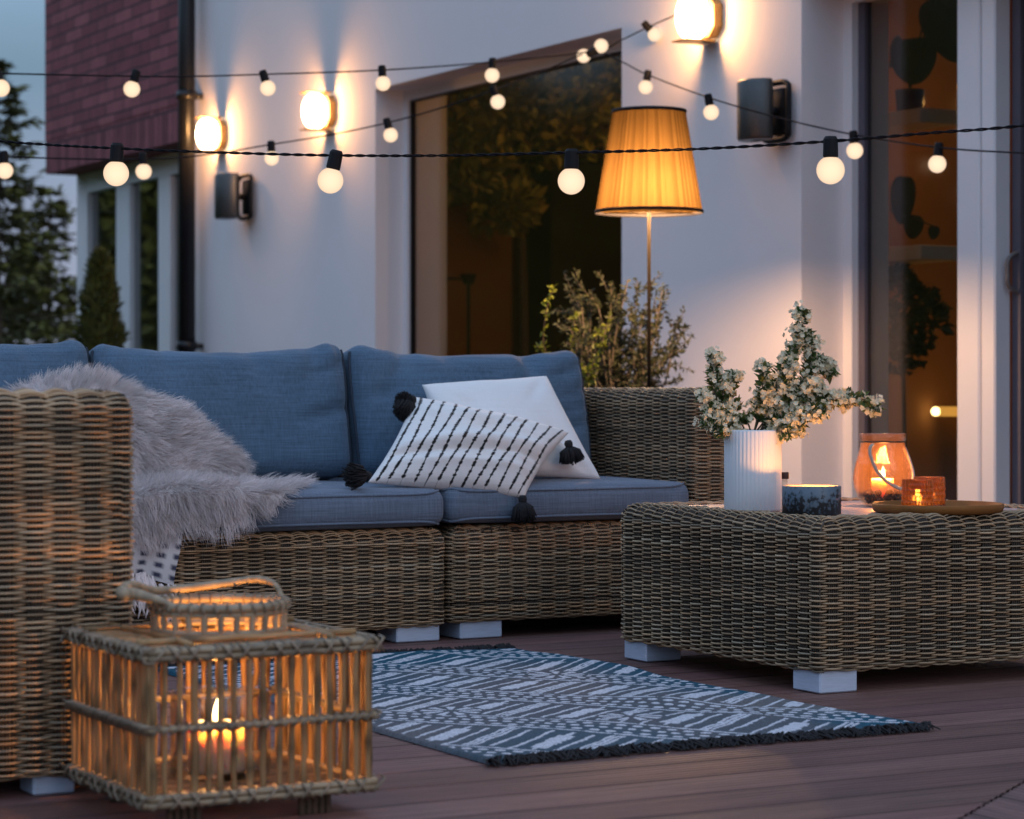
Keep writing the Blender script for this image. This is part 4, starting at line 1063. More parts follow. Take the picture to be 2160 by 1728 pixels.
def fuzz(P, nn, flow, k, L0, seed, grav, up=.55):
    r_ = np.random.default_rng(seed)
    d = nn * up + flow * .9 + r_.standard_normal((k, 3)) * .22
    L = L0 * r_.uniform(.6, 1.25, k)
    nc = k // 22; ci = r_.integers(0, k, nc); cp = P[ci] + (nn[ci] * up + flow[ci] * .9) * L0 * .95 + r_.standard_normal((nc, 3)) * L0 * .15
    cl = np.zeros((k, 3))
    for a in range(0, k, 2000):
        D = ((P[a:a + 2000, None] - P[ci][None]) ** 2).sum(-1); cl[a:a + 2000] = cp[D.argmin(1)]
    tone_c = r_.uniform(.82, 1.08, nc); tn = np.zeros(k)
    for a in range(0, k, 2000):
        D = ((P[a:a + 2000, None] - P[ci][None]) ** 2).sum(-1); tn[a:a + 2000] = tone_c[D.argmin(1)]
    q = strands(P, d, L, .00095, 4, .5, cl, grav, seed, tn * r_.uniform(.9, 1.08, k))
    fur.add(q.v[0], q.f[0], 0, q.c[0])
k = 15000; P, nn, t1, t2, fi, fj = surf_sample(DM, k, 1)
nn = np.where((nn[:, 1] > 0)[:, None], -nn, nn)
rad_d = P - np.array([2.02, 5.9, .50]); rad_d[:, 1] *= .3; rad_d /= np.linalg.norm(rad_d, axis=1)[:, None] + 1e-6
sw = np.stack([np.sin(P[:, 2] * 22 + P[:, 0] * 9), np.zeros(k), np.cos(P[:, 0] * 19 - P[:, 2] * 12)], -1) * .55
fuzz(P, nn, rad_d * .75 + sw + [0.1, 0, -.25], k, .042, 2, .03, .38)
k = 19000; P, nn, t1, t2, fi, fj = surf_sample(S, k, 3)
nn = np.where((nn[:, 2] < -.05)[:, None] | ((np.abs(nn[:, 2]) < .2) & (nn[:, 1] > 0))[:, None], -nn, nn)
vert = P[:, 2] < .395
edge = np.clip((P[:, 0] - 2.3) / .25, 0, 1)
flow = np.where(vert[:, None], np.array([.12, -.12, -1.0]), np.stack([.25 + edge * .9, np.full(k, -.55), np.full(k, -.05)], -1)) + .15 * np.stack([np.sin(P[:, 0] * 41), np.zeros(k), np.zeros(k)], -1)
fuzz(P, nn, flow, k, .052, 4, .2, .4)
M['fur'] = mat('pale_fur', (.98, .92, .91), .75, .02, 5, vcol=True, spec=.25, trans=.5)
tag(fur.build('fur_throw', M['fur'], smooth=True), 'pale grey long-haired fur throw draped from the sofa back over the seat edge', 'throw')

# fringed woven throw below it
m = MB(); n = 40
xs = np.linspace(1.75, 2.145, n); V = []
for t in np.linspace(0, 1, 30):
    zt = .36 - .16 * t; V.append(np.stack([xs + .008 * np.sin(t * 5), 5.552 - .018 * np.sin(t * 3) - .006 * np.sin(xs * 60), np.full(n, zt) - .03 * (1 - np.clip((2.145 - xs) / .08, 0, 1)) * (t - .2)], -1))
V = np.array(V); ck = ((np.arange(30)[:, None] // 2) % 2) * ((np.arange(n)[None] // 2) % 2)
c = np.where(ck[..., None] == 0, np.array([.95, .95, .97]), np.array([.08, .09, .15])); m.grid(V, 0, c)
th_ = m.build('woven_throw', fabric('checked_weave', (.7, .68, .68), 900, .3, .05, vcol=True), smooth=True)
tag(th_, 'small checked throw with a pale tasselled edge hanging below the fur', 'throw')
m = MB(); r_ = np.random.default_rng(4)
for k in range(190):
    x = r_.uniform(1.76, 2.14); b = np.array([x, 5.54, .205 + r_.uniform(-.008, .008) - (.03 if x > 2.08 else 0)]); l = r_.uniform(.06, .1)
    m.tube(spline([b, b + [r_.normal(.004, .006), -.012, -l * .5], b + [r_.normal(.012, .014), -.008, -l]], 6), [.003, .0034, .003, .0032, .003, .0015], 5, 0, r_.uniform(.75, 1.1))
m.build('fringe', mat('fringe_yarn', (.78, .68, .66), .9, .1, 30, vcol=True), th_, smooth=True)
# ================================================================ RUG
RX0, RX1, RY0, RY1 = 2.0, 2.945, 3.685, 5.30
nx, ny = 330, 560
U, V = np.meshgrid(np.linspace(0, RX1 - RX0, nx), np.linspace(0, RY1 - RY0, ny), indexing='xy')
def rugpat(x, y):
    w = RX1 - RX0; wob = smoothnoise(x.shape, (26, 16), 3) * .005; wob2 = smoothnoise(x.shape, (60, 40), 5) * .0028
    rough = smoothnoise(x.shape, (170, 110), 8)
    p = .60 * x - .80 * y + wob * .3 + .008 * np.sin(y * 4.0); q = .80 * x + .60 * y + wob2 * .5 + .010 * np.sin(p * 3.1)
    P = .37; ph = (q / P) % 1.0; row = np.floor(q / P)
    ink = np.zeros_like(x)
    # strokes running across the wide bands, every fifth one a fat hatched block
    per = .043; pp = p + row * .013 + .0012 * np.sin(q * 60); st = (pp / per) % 1.0; sid = np.floor(pp / per)
    lo = .40 + .03 * np.sin(sid * 2.1 + row); hi = .965 + .03 * np.sin(sid * 3.7 + row * 2)
    zone = (ph > lo) & (ph < hi); fat = (sid + row * 2) % 5 == 0; dbl = (sid + row * 2) % 5 == 2
    ink = np.where(zone & (np.abs(st - .5) + rough * .03 < .088), 1, ink)
    ink = np.where(zone & fat & (np.abs(st - .5) + rough * .06 < .40) & (ph > lo + .06) & (ph < hi - .1), 1, ink)
    ink = np.where(zone & dbl & (np.abs(np.abs(st - .5) - .24) + rough * .03 < .085), 1, ink)
    # solid thin lines and rows of seeds in the narrow bands
    for c, hw in ((.035, .011), (.365, .010)): ink = np.where(np.abs(ph - c) + rough * .005 < hw, 1, ink)
    for c, hw, pr, sh in ((.10, .024, .034, 0), (.20, .022, .029, .5), (.295, .024, .034, .2)):
        s = ((pp + sh * pr) / pr) % 1.0 - .5
        ink = np.where(((ph - c) / hw) ** 2 + (s / .31) ** 2 + rough * .12 < 1, 1, ink)
    # fan flowers where bands meet the rug middle
    for cx, cy in ((.50, .34), (.24, .60), (.74, 1.05)):
        dx, dy = x - cx, y - cy; R = np.hypot(dx, dy); an = np.arctan2(dy, dx) + .3
        pet = (R < .062) & (R > .018) & (np.cos(an * 9) > .15); ink = np.where(R < .07, np.where(pet, 1, 0), ink)
    brd = (x < .012) | (x > w - .012) | (y < .028) | (y > RY1 - RY0 - .028)
    return np.where(brd, 0, ink)
ink = rugpat(U, V)
big = smoothnoise(U.shape, (3, 3), 21); teal = np.clip(.5 + big * .9, 0, 1)
edge_t = np.clip((U - (RX1 - RX0) * .80) / .16, 0, 1) * .9 + np.clip((V - (RY1 - RY0) * .78) / .15, 0, 1) * .6
teal = np.clip(teal * .45 + edge_t, 0, 1)[..., None]
ground_c = np.array([.085, .096, .112]) * (1 - teal) + np.array([.02, .078, .115]) * teal
warmpatch = np.clip(smoothnoise(U.shape, (4, 3), 33) - .5, 0, 1)[..., None] * .7
ground_c = ground_c * (1 - warmpatch) + np.array([.165, .14, .13]) * warmpatch
fib = 1 + .16 * np.random.default_rng(3).standard_normal(U.shape)[..., None]
colr = np.where(ink[..., None] > .5, np.array([.50, .50, .54]), ground_c) * fib
m = MB()
Zr = .008 + .0012 * ink + .0026 * smoothnoise(U.shape, (6, 4), 41) ** 2
edx = np.clip(np.minimum(U, RX1 - RX0 - U) / .006, 0, 1) * np.clip(np.minimum(V, RY1 - RY0 - V) / .006, 0, 1)
Zr = .0015 + (Zr - .0015) * edx
skew = np.stack([RX0 + U + .012 * np.sin(V * 3) * .3, RY0 + V + .01 * np.sin(U * 5), Zr], -1)
m.grid(skew, 0, np.clip(colr, 0, 1))
m_rug, nt, b = nm('printed_cotton_rug'); b.inputs['Roughness'].default_value = .95; b.inputs['Specular IOR Level'].default_value = .1
at = nd(nt, 'ShaderNodeAttribute', attribute_name='Col'); lk(nt, at.outputs['Color'], b.inputs['Base Color'])
tc = nd(nt, 'ShaderNodeTexCoord'); nz = nd(nt, 'ShaderNodeTexNoise'); nz.inputs['Scale'].default_value = 420; lk(nt, tc.outputs['Object'], nz.inputs['Vector'])
bp = nd(nt, 'ShaderNodeBump'); bp.inputs['Strength'].default_value = .4; bp.inputs['Distance'].default_value = .003; lk(nt, nz.outputs['Fac'], bp.inputs['Height']); lk(nt, bp.outputs[0], b.inputs['Normal'])
rug = m.build('rug', m_rug, smooth=True)
tag(rug, 'flat woven rug with white tribal line pattern on grey and teal, black fringe', 'rug')
m = MB(); r_ = np.random.default_rng(6)
for (yb, sg) in ((RY0, -1), (RY1, 1)):
    for k in range(430):
        x = RX0 + (RX1 - RX0) * r_.random(); l = r_.uniform(.022, .042); yb2 = yb + .01 * math.sin((x - RX0) * 5)
        b0 = np.array([x, yb2 - sg * .004, .006]); b1 = b0 + [r_.normal(0, .006), sg * l * .5, r_.uniform(.004, .012)]; b2 = b0 + [r_.normal(0, .014), sg * l, -.003]
        m.tube(spline([b0, b1, b2], 5), [.002, .0026, .0024, .002, .0012], 4, 0)
m.build('fringe', M['wool'], rug)

# ================================================================ BAMBOO LANTERN
LY = 3.35
lx0 = PY(317, 1600, LY)[0]; lx1 = PY(781, 1600, LY)[0]; ly0 = LY; ly1 = LY + (lx1 - lx0) * .97
lzb, lzt = .045, .258
lc = np.array([(lx0 + lx1) / 2, (ly0 + ly1) / 2, 0])
lan = empty('bamboo_lantern', (lc[0], lc[1], 0), 'square bamboo cane lantern with a ring handle and a lit candle inside', 'lantern')
M['cane'] = mat('bamboo_cane', (.39, .235, .105), .45, .28, 7, .35, 40, stretch=(3, 3, 1), vcol=True, spec=.4, trans=.26)
M['cane2'] = mat('grey_bamboo_rail', (.30, .225, .14), .5, .2, 9, .3, 50, vcol=True)
M['bind'] = mat('cane_binding', (.27, .20, .135), .6, .2, 20, .3, 90, vcol=True)
r_ = np.random.default_rng(15)
def canepole(m, a, b, r, n=8, mat_=0, nodes=True, wob=.0007):
    a = np.asarray(a, float); b = np.asarray(b, float); L = np.linalg.norm(b - a); k = 10
    t = np.linspace(0, 1, k); P = a + (b - a) * t[:, None] + r_.normal(0, wob, (k, 3)) * (np.sin(t * PI) ** .3)[:, None]
    R = np.full(k, r) * r_.uniform(.92, 1.08)
    c0 = r_.uniform(.72, 1.25); C = np.full(k, c0)
    if nodes:
        for q in r_.integers(1, k - 1, max(1, int(L / .11))): R[q] *= 1.17; C[q] *= .55
    m.tube(P, R, n, mat_, C)
E = [((lx0, ly0), (lx1, ly0)), ((lx1, ly0), (lx1, ly1)), ((lx1, ly1), (lx0, ly1)), ((lx0, ly1), (lx0, ly0))]
for ei, (a, b_) in enumerate(E):
    m = MB(); a = np.array(a); b_ = np.array(b_); n = 16 if ei != 3 else 14
    for q in range(n + 1):
        t = q / n; t += r_.normal(0, .006) if 0 < q < n else 0
        p_ = a + (b_ - a) * min(max(t, .012), .988)
        canepole(m, (p_[0], p_[1], lzb - .008), (p_[0], p_[1], lzt + .006), r_.uniform(.0042, .0062) if ei != 3 else r_.uniform(.0042, .0058), 8)
    m.build('slat_panel', M['cane'], lan, smooth=True)
def rail(zs, r, off, bind=None, name='rail', wrap=False):
    m = MB()
    for (a, b_) in E:
        a = np.array(a); b_ = np.array(b_); d = (b_ - a) / np.linalg.norm(b_ - a); nrm = np.array([d[1], -d[0]])
        for z in zs:
            for sd in off:
                o = nrm * sd
                canepole(m, (*(a + o - d * .006), z), (*(b_ + o + d * .006), z), r, 8)
        L = np.linalg.norm(b_ - a); o = nrm * max(off); z0_, z1_ = min(zs) - r, max(zs) + r
        if bind:
            nb = bind
            for q in range(nb + 1):
                p_ = a + d * L * (q / nb); s_ = r + .0022; zz0, zz1 = z0_ - .0015, z1_ + .0015
                if wrap:
                    loop = [(*(p_ + o + nrm * s_), zz0), (*(p_ + d * .012 + o + nrm * s_), zz1), (*(p_ + d * .014 - o), zz1), (*(p_ + d * .004 - o), zz0), (*(p_ + o + nrm * s_), zz0)]
                    m.tube(loop, .0022, 5, 1, r_.uniform(.7, 1.2))
                else:
                    for (s0, s1) in ((0, .016), (.016, 0)) if q % 3 else ((0, .018),):
                        P = [(*(p_ + d * s0 - o * .2), zz0), (*(p_ + d * s0 + o + nrm * s_), zz0 + .002), (*(p_ + d * (s0 + s1) / 2 + o + nrm * (s_ + .001)), (zz0 + zz1) / 2), (*(p_ + d * s1 + o + nrm * s_), zz1 - .002), (*(p_ + d * s1 - o * .2), zz1)]
                        m.tube(P, .0021, 5, 1, r_.uniform(.65, 1.15))
    return m.build(name, [M['cane2'], M['bind']], lan, smooth=True)
rail((lzt, lzt + .0095), .0051, (.0075, -.006), 13, 'top_rail')
rail((lzb - .002, lzb + .0075), .0051, (.0075, -.006), 12, 'bottom_rail')
rail((lzb + .5 * (lzt - lzb) + .002,), .0042, (.0075, -.0075), 24, 'middle_band', wrap=True)
# floor and lid of split canes
m = MB()
for q in range(15):
    y = ly0 + .012 + (ly1 - ly0 - .024) * q / 14; canepole(m, (lx0, y, lzb + .003), (lx1, y, lzb + .003), .0052, 7)
m.build('floor_grid', M['cane'], lan, smooth=True)
m = MB(); ring_r = 138 * 3.78 / F; rz = .318; lid = .268
for q in range(15):   # lid canes with an opening under the ring
    y = ly0 + .016 + (ly1 - ly0 - .032) * q / 14; dy = y - lc[1]
    hw = math.sqrt(max(0, (ring_r * .98) ** 2 - dy * dy))
    if hw > .02:
        canepole(m, (lx0, y, lid), (lc[0] - hw, y, lid + .004), .0038, 7); canepole(m, (lc[0] + hw, y, lid + .004), (lx1, y, lid), .0038, 7)
    else: canepole(m, (lx0, y, lid), (lx1, y, lid), .0042, 7)
for s_ in (-1, 1): canepole(m, (lc[0] + s_ * .115, ly0, lid + .008), (lc[0] + s_ * .115, ly1, lid + .008), .005, 7)
canepole(m, (lx0, lc[1] - .118, lid + .008), (lx1, lc[1] - .118, lid + .008), .005, 7); canepole(m, (lx0, lc[1] + .118, lid + .008), (lx1, lc[1] + .118, lid + .008), .005, 7)
m.build('lid', M['cane'], lan, smooth=True)
m = MB(); a = np.linspace(0, 2 * PI, 60, endpoint=False)
for (z, rr_) in ((rz, .0075), (rz - .010, .005), (lid + .012, .005)): m.tube(np.stack([lc[0] + ring_r * np.cos(a), lc[1] + ring_r * np.sin(a), np.full(60, z)], -1), rr_, 8, 0, .95 + .15 * np.sin(a * 7), closed=True)
for q in range(26):
    t = q * 2 * PI / 26; p_ = np.array([lc[0] + ring_r * math.cos(t), lc[1] + ring_r * math.sin(t)])
    canepole(m, (*p_, lid), (*p_, rz), .0052, 7, nodes=False, wob=.0004)
for q in range(34):
    t = q * 2 * PI / 34; c_ = np.array([lc[0] + ring_r * math.cos(t), lc[1] + ring_r * math.sin(t), rz]); rd = np.array([math.cos(t), math.sin(t), 0]); tg = np.array([-math.sin(t), math.cos(t), 0])
    bb = np.linspace(0, 2 * PI, 9)
    m.tube([c_ + rd * .0095 * math.cos(x) + np.array([0, 0, .0095 * math.sin(x)]) + tg * .006 * (k_ / 8) for k_, x in enumerate(bb)], .0018, 4, 1, r_.uniform(.7, 1.2))
m.build('collar_ring', [M['cane2'], M['bind']], lan, smooth=True)
# bail handle folded over to the left and lying back on the collar
m = MB(); hl = PD(262, 1258, 3.70); ha = np.array([lc[0] - ring_r - .004, lc[1] - .02, rz + .004]); hb_ = np.array([lc[0] + ring_r + .004, lc[1] + .01, rz])
P = spline([ha + [.035, -.02, -.03], ha + [.012, -.02, .0], hl + [.02, 0, .002], hl + [-.004, .0, .004], hl + [.03, .05, .012], np.array([lc[0] - .06, lc[1] + ring_r * .95, rz + .016]), np.array([lc[0] + .055, lc[1] + ring_r * .92, rz + .024]), hb_ + [-.012, .05, .030], hb_ + [.004, .015, .018], hb_ + [.006, -.005, -.02]], 70)
R = np.interp(np.linspace(0, 1, 70), [0, .12, .22, .34, .5, .7, 1], [.0035, .005, .0095, .0105, .007, .0065, .004])
m.tube(P, R, 9, 0, .95 + .2 * np.sin(np.arange(70) * 1.9)); m.build('handle', M['cane2'], lan, smooth=True)
for (dx, dy) in ((-1, -1), (1, -1), (1, 1), (-1, 1)):
    m = MB(); cx, cy = lc[0] + dx * (lx1 - lx0) * .30, lc[1] + dy * (ly1 - ly0) * .36
    for q in range(5): canepole(m, (cx - .022 + q * .011, cy, .0), (cx - .022 + q * .011, cy, lzb), .0055, 7, nodes=False, wob=.0003)
    m.build('foot', M['bark'], lan, smooth=True)

# candle in a glass cylinder inside
M['clear'] = glass('clear_glass', (.93, .93, .92), .02, 1.45, mult=1.7)
cc = lc + [.0, -.005, lzb + .0085]
cyl = MB(); gr = .078; cyl.lathe([(0, 0), (gr - .004, 0), (gr, .004), (gr, .125), (gr - .0015, .128), (gr - .0035, .125), (gr - .0035, .006), (0, .005)], cc, 48)
tag(cyl.build('glass_cylinder', M['clear'], smooth=True), 'clear glass hurricane cylinder around the candle inside the bamboo lantern', 'glass')
def waxmat(name, col, glow):
    m_ = mat(name, col, .45, .06, 12, 0, sub=1.0); b = m_.node_tree.nodes['Principled BSDF']; return m_
M['wax'] = waxmat('rose_wax', (.95, .80, .68), 0)
M['waxpale'] = waxmat('peach_wax', (.85, .55, .38), 0)
M['wick'] = mat('burnt_wick', (.02, .015, .012), .9, .1, 10)
M['flame'] = emit('candle_flame', (1, .70, .30), 18)
def candle(base, r, h, fl, e, matl, lab, cat='candle', fh=.03, name='candle', fm=None):
    base = np.asarray(base, float)
    o = empty(name, base, lab, cat)
    m = MB(); n = 36
    m.lathe([(0, 0), (r * .97, 0), (r, .003), (r, h - .004), (r * .98, h), (r * .93, h - .001), (r * .72, h - .0045), (r * .3, h - .007), (0, h - .0075)], base, n, rfun=lambda a: 1 + .008 * np.sin(3 * a) + .006 * np.sin(7 * a + 1)); m.build('wax', matl, o, smooth=True)
    t = base + [0, 0, h - .0095]
    m = MB(); m.tube([t, t + [.0005, 0, .006], t + [.0015, 0, .013]], .0011, 6); m.build('wick', M['wick'], o)
    m = MB(); q = np.linspace(0, 1, 14); rr = fh * .19 * np.sin(PI * q ** .62) ** .9 * (1 - q * .25); m.lathe(np.stack([np.maximum(rr, 0), q * fh], 1), t + [.001, 0, .009], 16); m.build('flame', fm or M['flame'], o, smooth=True)
    if e: point('candle_light', t + [.001, 0, .012 + fh * .55], e, (1, .42, .105), .007, o)
    return o
candle(cc + [-.006, 0, .0055], .044, .074, 1, 15, M['wax'], 'rose pillar candle burning in the glass cylinder inside the bamboo lantern', fh=.04)

# ================================================================ THINGS ON THE TABLE
TT = TZ + .001
def onTable(px, d): p_ = PD(px, 900, d); return np.array([p_[0], p_[1], TT])
# ribbed white vase
VC = onTable(1588, 5.56); vr = .0655; vh = .187
vase = empty('vase', VC, 'tall white ribbed vase holding the blossom branches', 'vase')
m = MB(); nR = 44
def ribs(a): return 1 + .016 * (np.abs(np.sin(a * nR / 2)) ** .7 - .6)
m.lathe([(0, 0), (vr - .006, 0), (vr - .002, .002), (vr, .006), (vr, vh - .004), (vr - .0015, vh - .001), (vr - .004, vh)], VC, nR * 8, rfun=ribs)
m.lathe([(vr - .004, vh), (vr - .0065, vh - .003), (vr - .0065, .01), (0, .01)], VC, 48)
m.build('body', mat('white_ceramic', (.72, .72, .73), .45, .02, 6), vase, smooth=True)
# speckled blue bowl with a tealight
BC = onTable(1712, 5.375); br_ = .0655; bh = .0655
bowl = empty('candle_bowl', BC, 'squat speckled blue ceramic candle bowl at the table corner, beside the vase', 'candle holder')
def bowlmat():
    m, nt, b = nm('speckled_blue_glaze'); b.inputs['Roughness'].default_value = .45
    tc = nd(nt, 'ShaderNodeTexCoord'); nz = nd(nt, 'ShaderNodeTexNoise'); nz.inputs['Scale'].default_value = 95; nz.inputs['Detail'].default_value = 4; lk(nt, tc.outputs['Object'], nz.inputs['Vector'])
    sx = nd(nt, 'ShaderNodeSeparateXYZ'); lk(nt, tc.outputs['Object'], sx.inputs[0])
    mr = nd(nt, 'ShaderNodeMapRange'); mr.inputs['From Min'].default_value = .0; mr.inputs['From Max'].default_value = .06; mr.inputs['To Min'].default_value = -.17; mr.inputs['To Max'].default_value = .1; lk(nt, sx.outputs['Z'], mr.inputs['Value'])
    ad = nd(nt, 'ShaderNodeMath', operation='ADD'); lk(nt, nz.outputs['Fac'], ad.inputs[0]); lk(nt, mr.outputs[0], ad.inputs[1])
    cr = nd(nt, 'ShaderNodeValToRGB'); cr.color_ramp.interpolation = 'LINEAR'
    cr.color_ramp.elements[0].position = .44; cr.color_ramp.elements[0].color = (.012, .014, .017, 1); cr.color_ramp.elements[1].position = .49; cr.color_ramp.elements[1].color = (.06, .09, .12, 1)
    e_ = cr.color_ramp.elements.new(.6); e_.color = (.105, .15, .195, 1)
    lk(nt, ad.outputs[0], cr.inputs[0]); lk(nt, cr.outputs[0], b.inputs['Base Color']); return m
m = MB(); m.lathe([(0, 0), (br_ - .004, 0), (br_, .004), (br_, bh - .002), (br_ - .0015, bh)], BC, 56); m.build('body', bowlmat(), bowl, smooth=True)
m = MB(); m.lathe([(br_ - .0015, bh), (br_ - .0035, bh + .0008), (br_ - .006, bh - .002), (br_ - .006, .008), (0, .008)], BC, 56); m.build('rim', mat('bare_clay_rim', (.55, .36, .24), .5, .15, 60), bowl, smooth=True)
candle(BC + [.005, -.004, .0082], .030, .024, 1, 3.0, M['waxpale'], 'low cream candle burning down inside the speckled blue bowl', fh=.018)
# small corked bottle behind
SB_ = onTable(1655, 5.60)
bot = empty('bottle', SB_, 'tiny glass bottle with dark stopper between the vase and the blue bowl', 'bottle')
m = MB(); m.lathe([(0, 0), (.012, 0), (.0135, .002), (.0135, .045), (.007, .055), (.0065, .072), (.005, .072), (.0055, .05), (.012, .043), (.012, .003), (0, .003)], SB_, 20); m.build('glass', M['clear'], bot, smooth=True)
m = MB(); m.lathe([(0, .0725), (.0095, .0725), (.0102, .075), (.0102, .085), (.009, .088), (0, .088)], SB_, 18); m.build('stopper', mat('dark_stopper', (.05, .02, .015), .5, .1, 20), bot, smooth=True)
# wooden tray
TC = onTable(1978, 5.50); tr_ = 137.5 * 5.5 / F
m = MB(); m.lathe([(0, .0), (tr_ * .9, .0), (tr_ * .975, .003), (tr_, .012), (tr_, .020), (tr_ - .003, .0215), (tr_ - .006, .019), (tr_ - .012, .008), (tr_ * .88, .0055), (0, .0055)], TC, 64)
tag(m.build('tray', mat('oiled_wood_tray', (.25, .10, .028), .55, .25, 4, .1, 60, stretch=(1, 9, 9), spec=.12), smooth=True), 'round brown wooden tray under the two amber glasses', 'tray')
# hobnail tealight glasses
def realglass(name, tint, diffcol):
    m, nt, b = nm(name); b.inputs['Base Color'].default_value = (*tint, 1); b.inputs['Transmission Weight'].default_value = 1; b.inputs['Roughness'].default_value = .06; b.inputs['IOR'].default_value = 1.45
    tr = nd(nt, 'ShaderNodeBsdfTranslucent'); tr.inputs[0].default_value = (*diffcol, 1); tp = nd(nt, 'ShaderNodeBsdfTransparent'); tp.inputs[0].default_value = (*tint, 1)
    m1 = nd(nt, 'ShaderNodeMixShader'); m1.inputs[0].default_value = .22; m2 = nd(nt, 'ShaderNodeMixShader'); m2.inputs[0].default_value = .3
    lk(nt, b.outputs[0], m1.inputs[1]); lk(nt, tr.outputs[0], m1.inputs[2]); lk(nt, m1.outputs[0], m2.inputs[1]); lk(nt, tp.outputs[0], m2.inputs[2]); lk(nt, m2.outputs[0], nt.nodes['Material Output'].inputs['Surface']); return m
M['amber'] = realglass('amber_glass', (.78, .46, .22), (.9, .45, .16))
def tealight(px, d, lab, e):
    c = onTable(px, d) + [0, 0, .0058]; r = 32.5 * d / F; h = 68 * d / F
    g_ = empty('tealight_glass', c, lab, 'candle holder', 'amber tealight glasses on the tray')
    m = MB(); zz = np.linspace(.003, h * .95, 26); pr = [(0, 0), (r * .93, 0)] + [(r * (1 + .03 * math.sin(k * 1.25)), z) for k, z in enumerate(zz)] + [(r * .99, h * .985), (r * .97, h), (r * .94, h * .985), (r * .93, h * .06), (0, h * .05)]
    m.lathe(pr, c, 80, rfun=lambda a: 1 + .028 * np.sin(a * 20)); m.build('glass', M['amber'], g_, smooth=True)
    candle(c + [0, 0, h * .05 + .001], r * .62, .013, 1, e, M['waxpale'], 'tealight glowing inside the ' + ('front' if px < 1950 else 'rear') + ' amber glass', fh=.015)
tealight(1935.5, 5.42, 'front amber hobnail tealight glass, overlapping the rear one on the tray', .05)
tealight(1960.5, 5.535, 'rear amber hobnail tealight glass, partly hidden by the front one', .04)
# amber lantern jar with rope handle
JC = onTable(1862, 5.80); k_ = 5.8 / F
M['jarglass'] = glass('smoked_amber_glass', (.98, .88, .80), .04, 1.45, bump=.3, bscale=45, mult=.9, diff=.025, diffcol=(.95, .5, .25))
jar = empty('lantern_jar', JC, 'bulbous amber glass lantern jar with rope handle and a lit candle', 'lantern')
jp = [(0, 0), (32, 0), (40, 3), (52, 18), (60, 40), (62.5, 58), (60, 78), (54, 100), (48, 122), (45.5, 136), (45, 138), (48, 140), (48.5, 152), (46, 153.5), (43.5, 152), (43, 138), (46, 121), (52, 99), (58, 78), (60.3, 58), (58, 41), (50, 20), (38, 5), (0, 3)]
m = MB(); m.lathe([(r * k_, z * k_) for r, z in jp], JC, 64, rfun=lambda a: 1 + .006 * np.sin(a * 11) ** 2); m.build('glass', M['jarglass'], jar, smooth=True)
m = MB(); rp = lambda px, py, d: PD(px, py, d)
P = spline([rp(1842, 938, 5.742), rp(1836, 944, 5.735), rp(1836, 960, 5.728), rp(1848, 990, 5.722), rp(1866, 1012, 5.72), rp(1884, 1024, 5.722), rp(1905, 1032, 5.73), rp(1922, 1022, 5.76), rp(1926, 1000, 5.80), rp(1918, 970, 5.83), rp(1908, 945, 5.84)], 60)
m.tube(P, .0044, 8); m.build('rope_handle', mat('grey_rope', (.45, .40, .34), .9, .2, 200, .6, 300), jar, smooth=True)
m = MB(); a = np.linspace(0, 2 * PI, 40, endpoint=False); m.tube(np.stack([JC[0] + 46.5 * k_ * np.cos(a), JC[1] + 46.5 * k_ * np.sin(a), np.full(40, JC[2] + 136 * k_)], -1), .002, 6, closed=True); m.build('neck_wire', M['black'], jar, smooth=True)
m = MB(); r_ = np.random.default_rng(5)     # dark decorative pebbles in the bottom
for q in range(95):
    t = r_.uniform(0, 2 * PI); zz = r_.uniform(7, 32); rr = math.sqrt(r_.random()) * np.interp(zz, [5, 18, 40], [32, 45, 54]) * .88; s = r_.uniform(5, 9)
    if rr < 24 and zz > 8: continue
    v = np.array([(0, 0, -1), (.9, 0, -.3), (.3, .85, -.3), (-.8, .5, -.3), (-.8, -.5, -.3), (.3, -.85, -.3), (.7, .5, .4), (-.3, .8, .4), (-.85, 0, .4), (-.3, -.8, .4), (.7, -.5, .4), (0, 0, 1)]) * s * r_.uniform(.7, 1.2, 3)
    fs = [(0, 2, 1), (0, 3, 2), (0, 4, 3), (0, 5, 4), (0, 1, 5), (1, 2, 6), (2, 7, 6), (2, 3, 7), (3, 8, 7), (3, 4, 8), (4, 9, 8), (4, 5, 9), (5, 10, 9), (5, 1, 10), (1, 6, 10), (11, 6, 7), (11, 7, 8), (11, 8, 9), (11, 9, 10), (11, 10, 6)]
    m.add((v + [rr * math.cos(t), rr * math.sin(t), zz]) * k_ + JC, fs, 0, r_.uniform(.6, 1.6))
m.build('pebbles', mat('plum_pebbles', (.05, .03, .035), .5, .2, 20, vcol=True), jar, smooth=False)
candle(JC + [0, 0, .0045], 23 * k_, .062, 1, 6.5, M['waxpale'], 'rose candle burning inside the amber lantern jar', fh=.03)

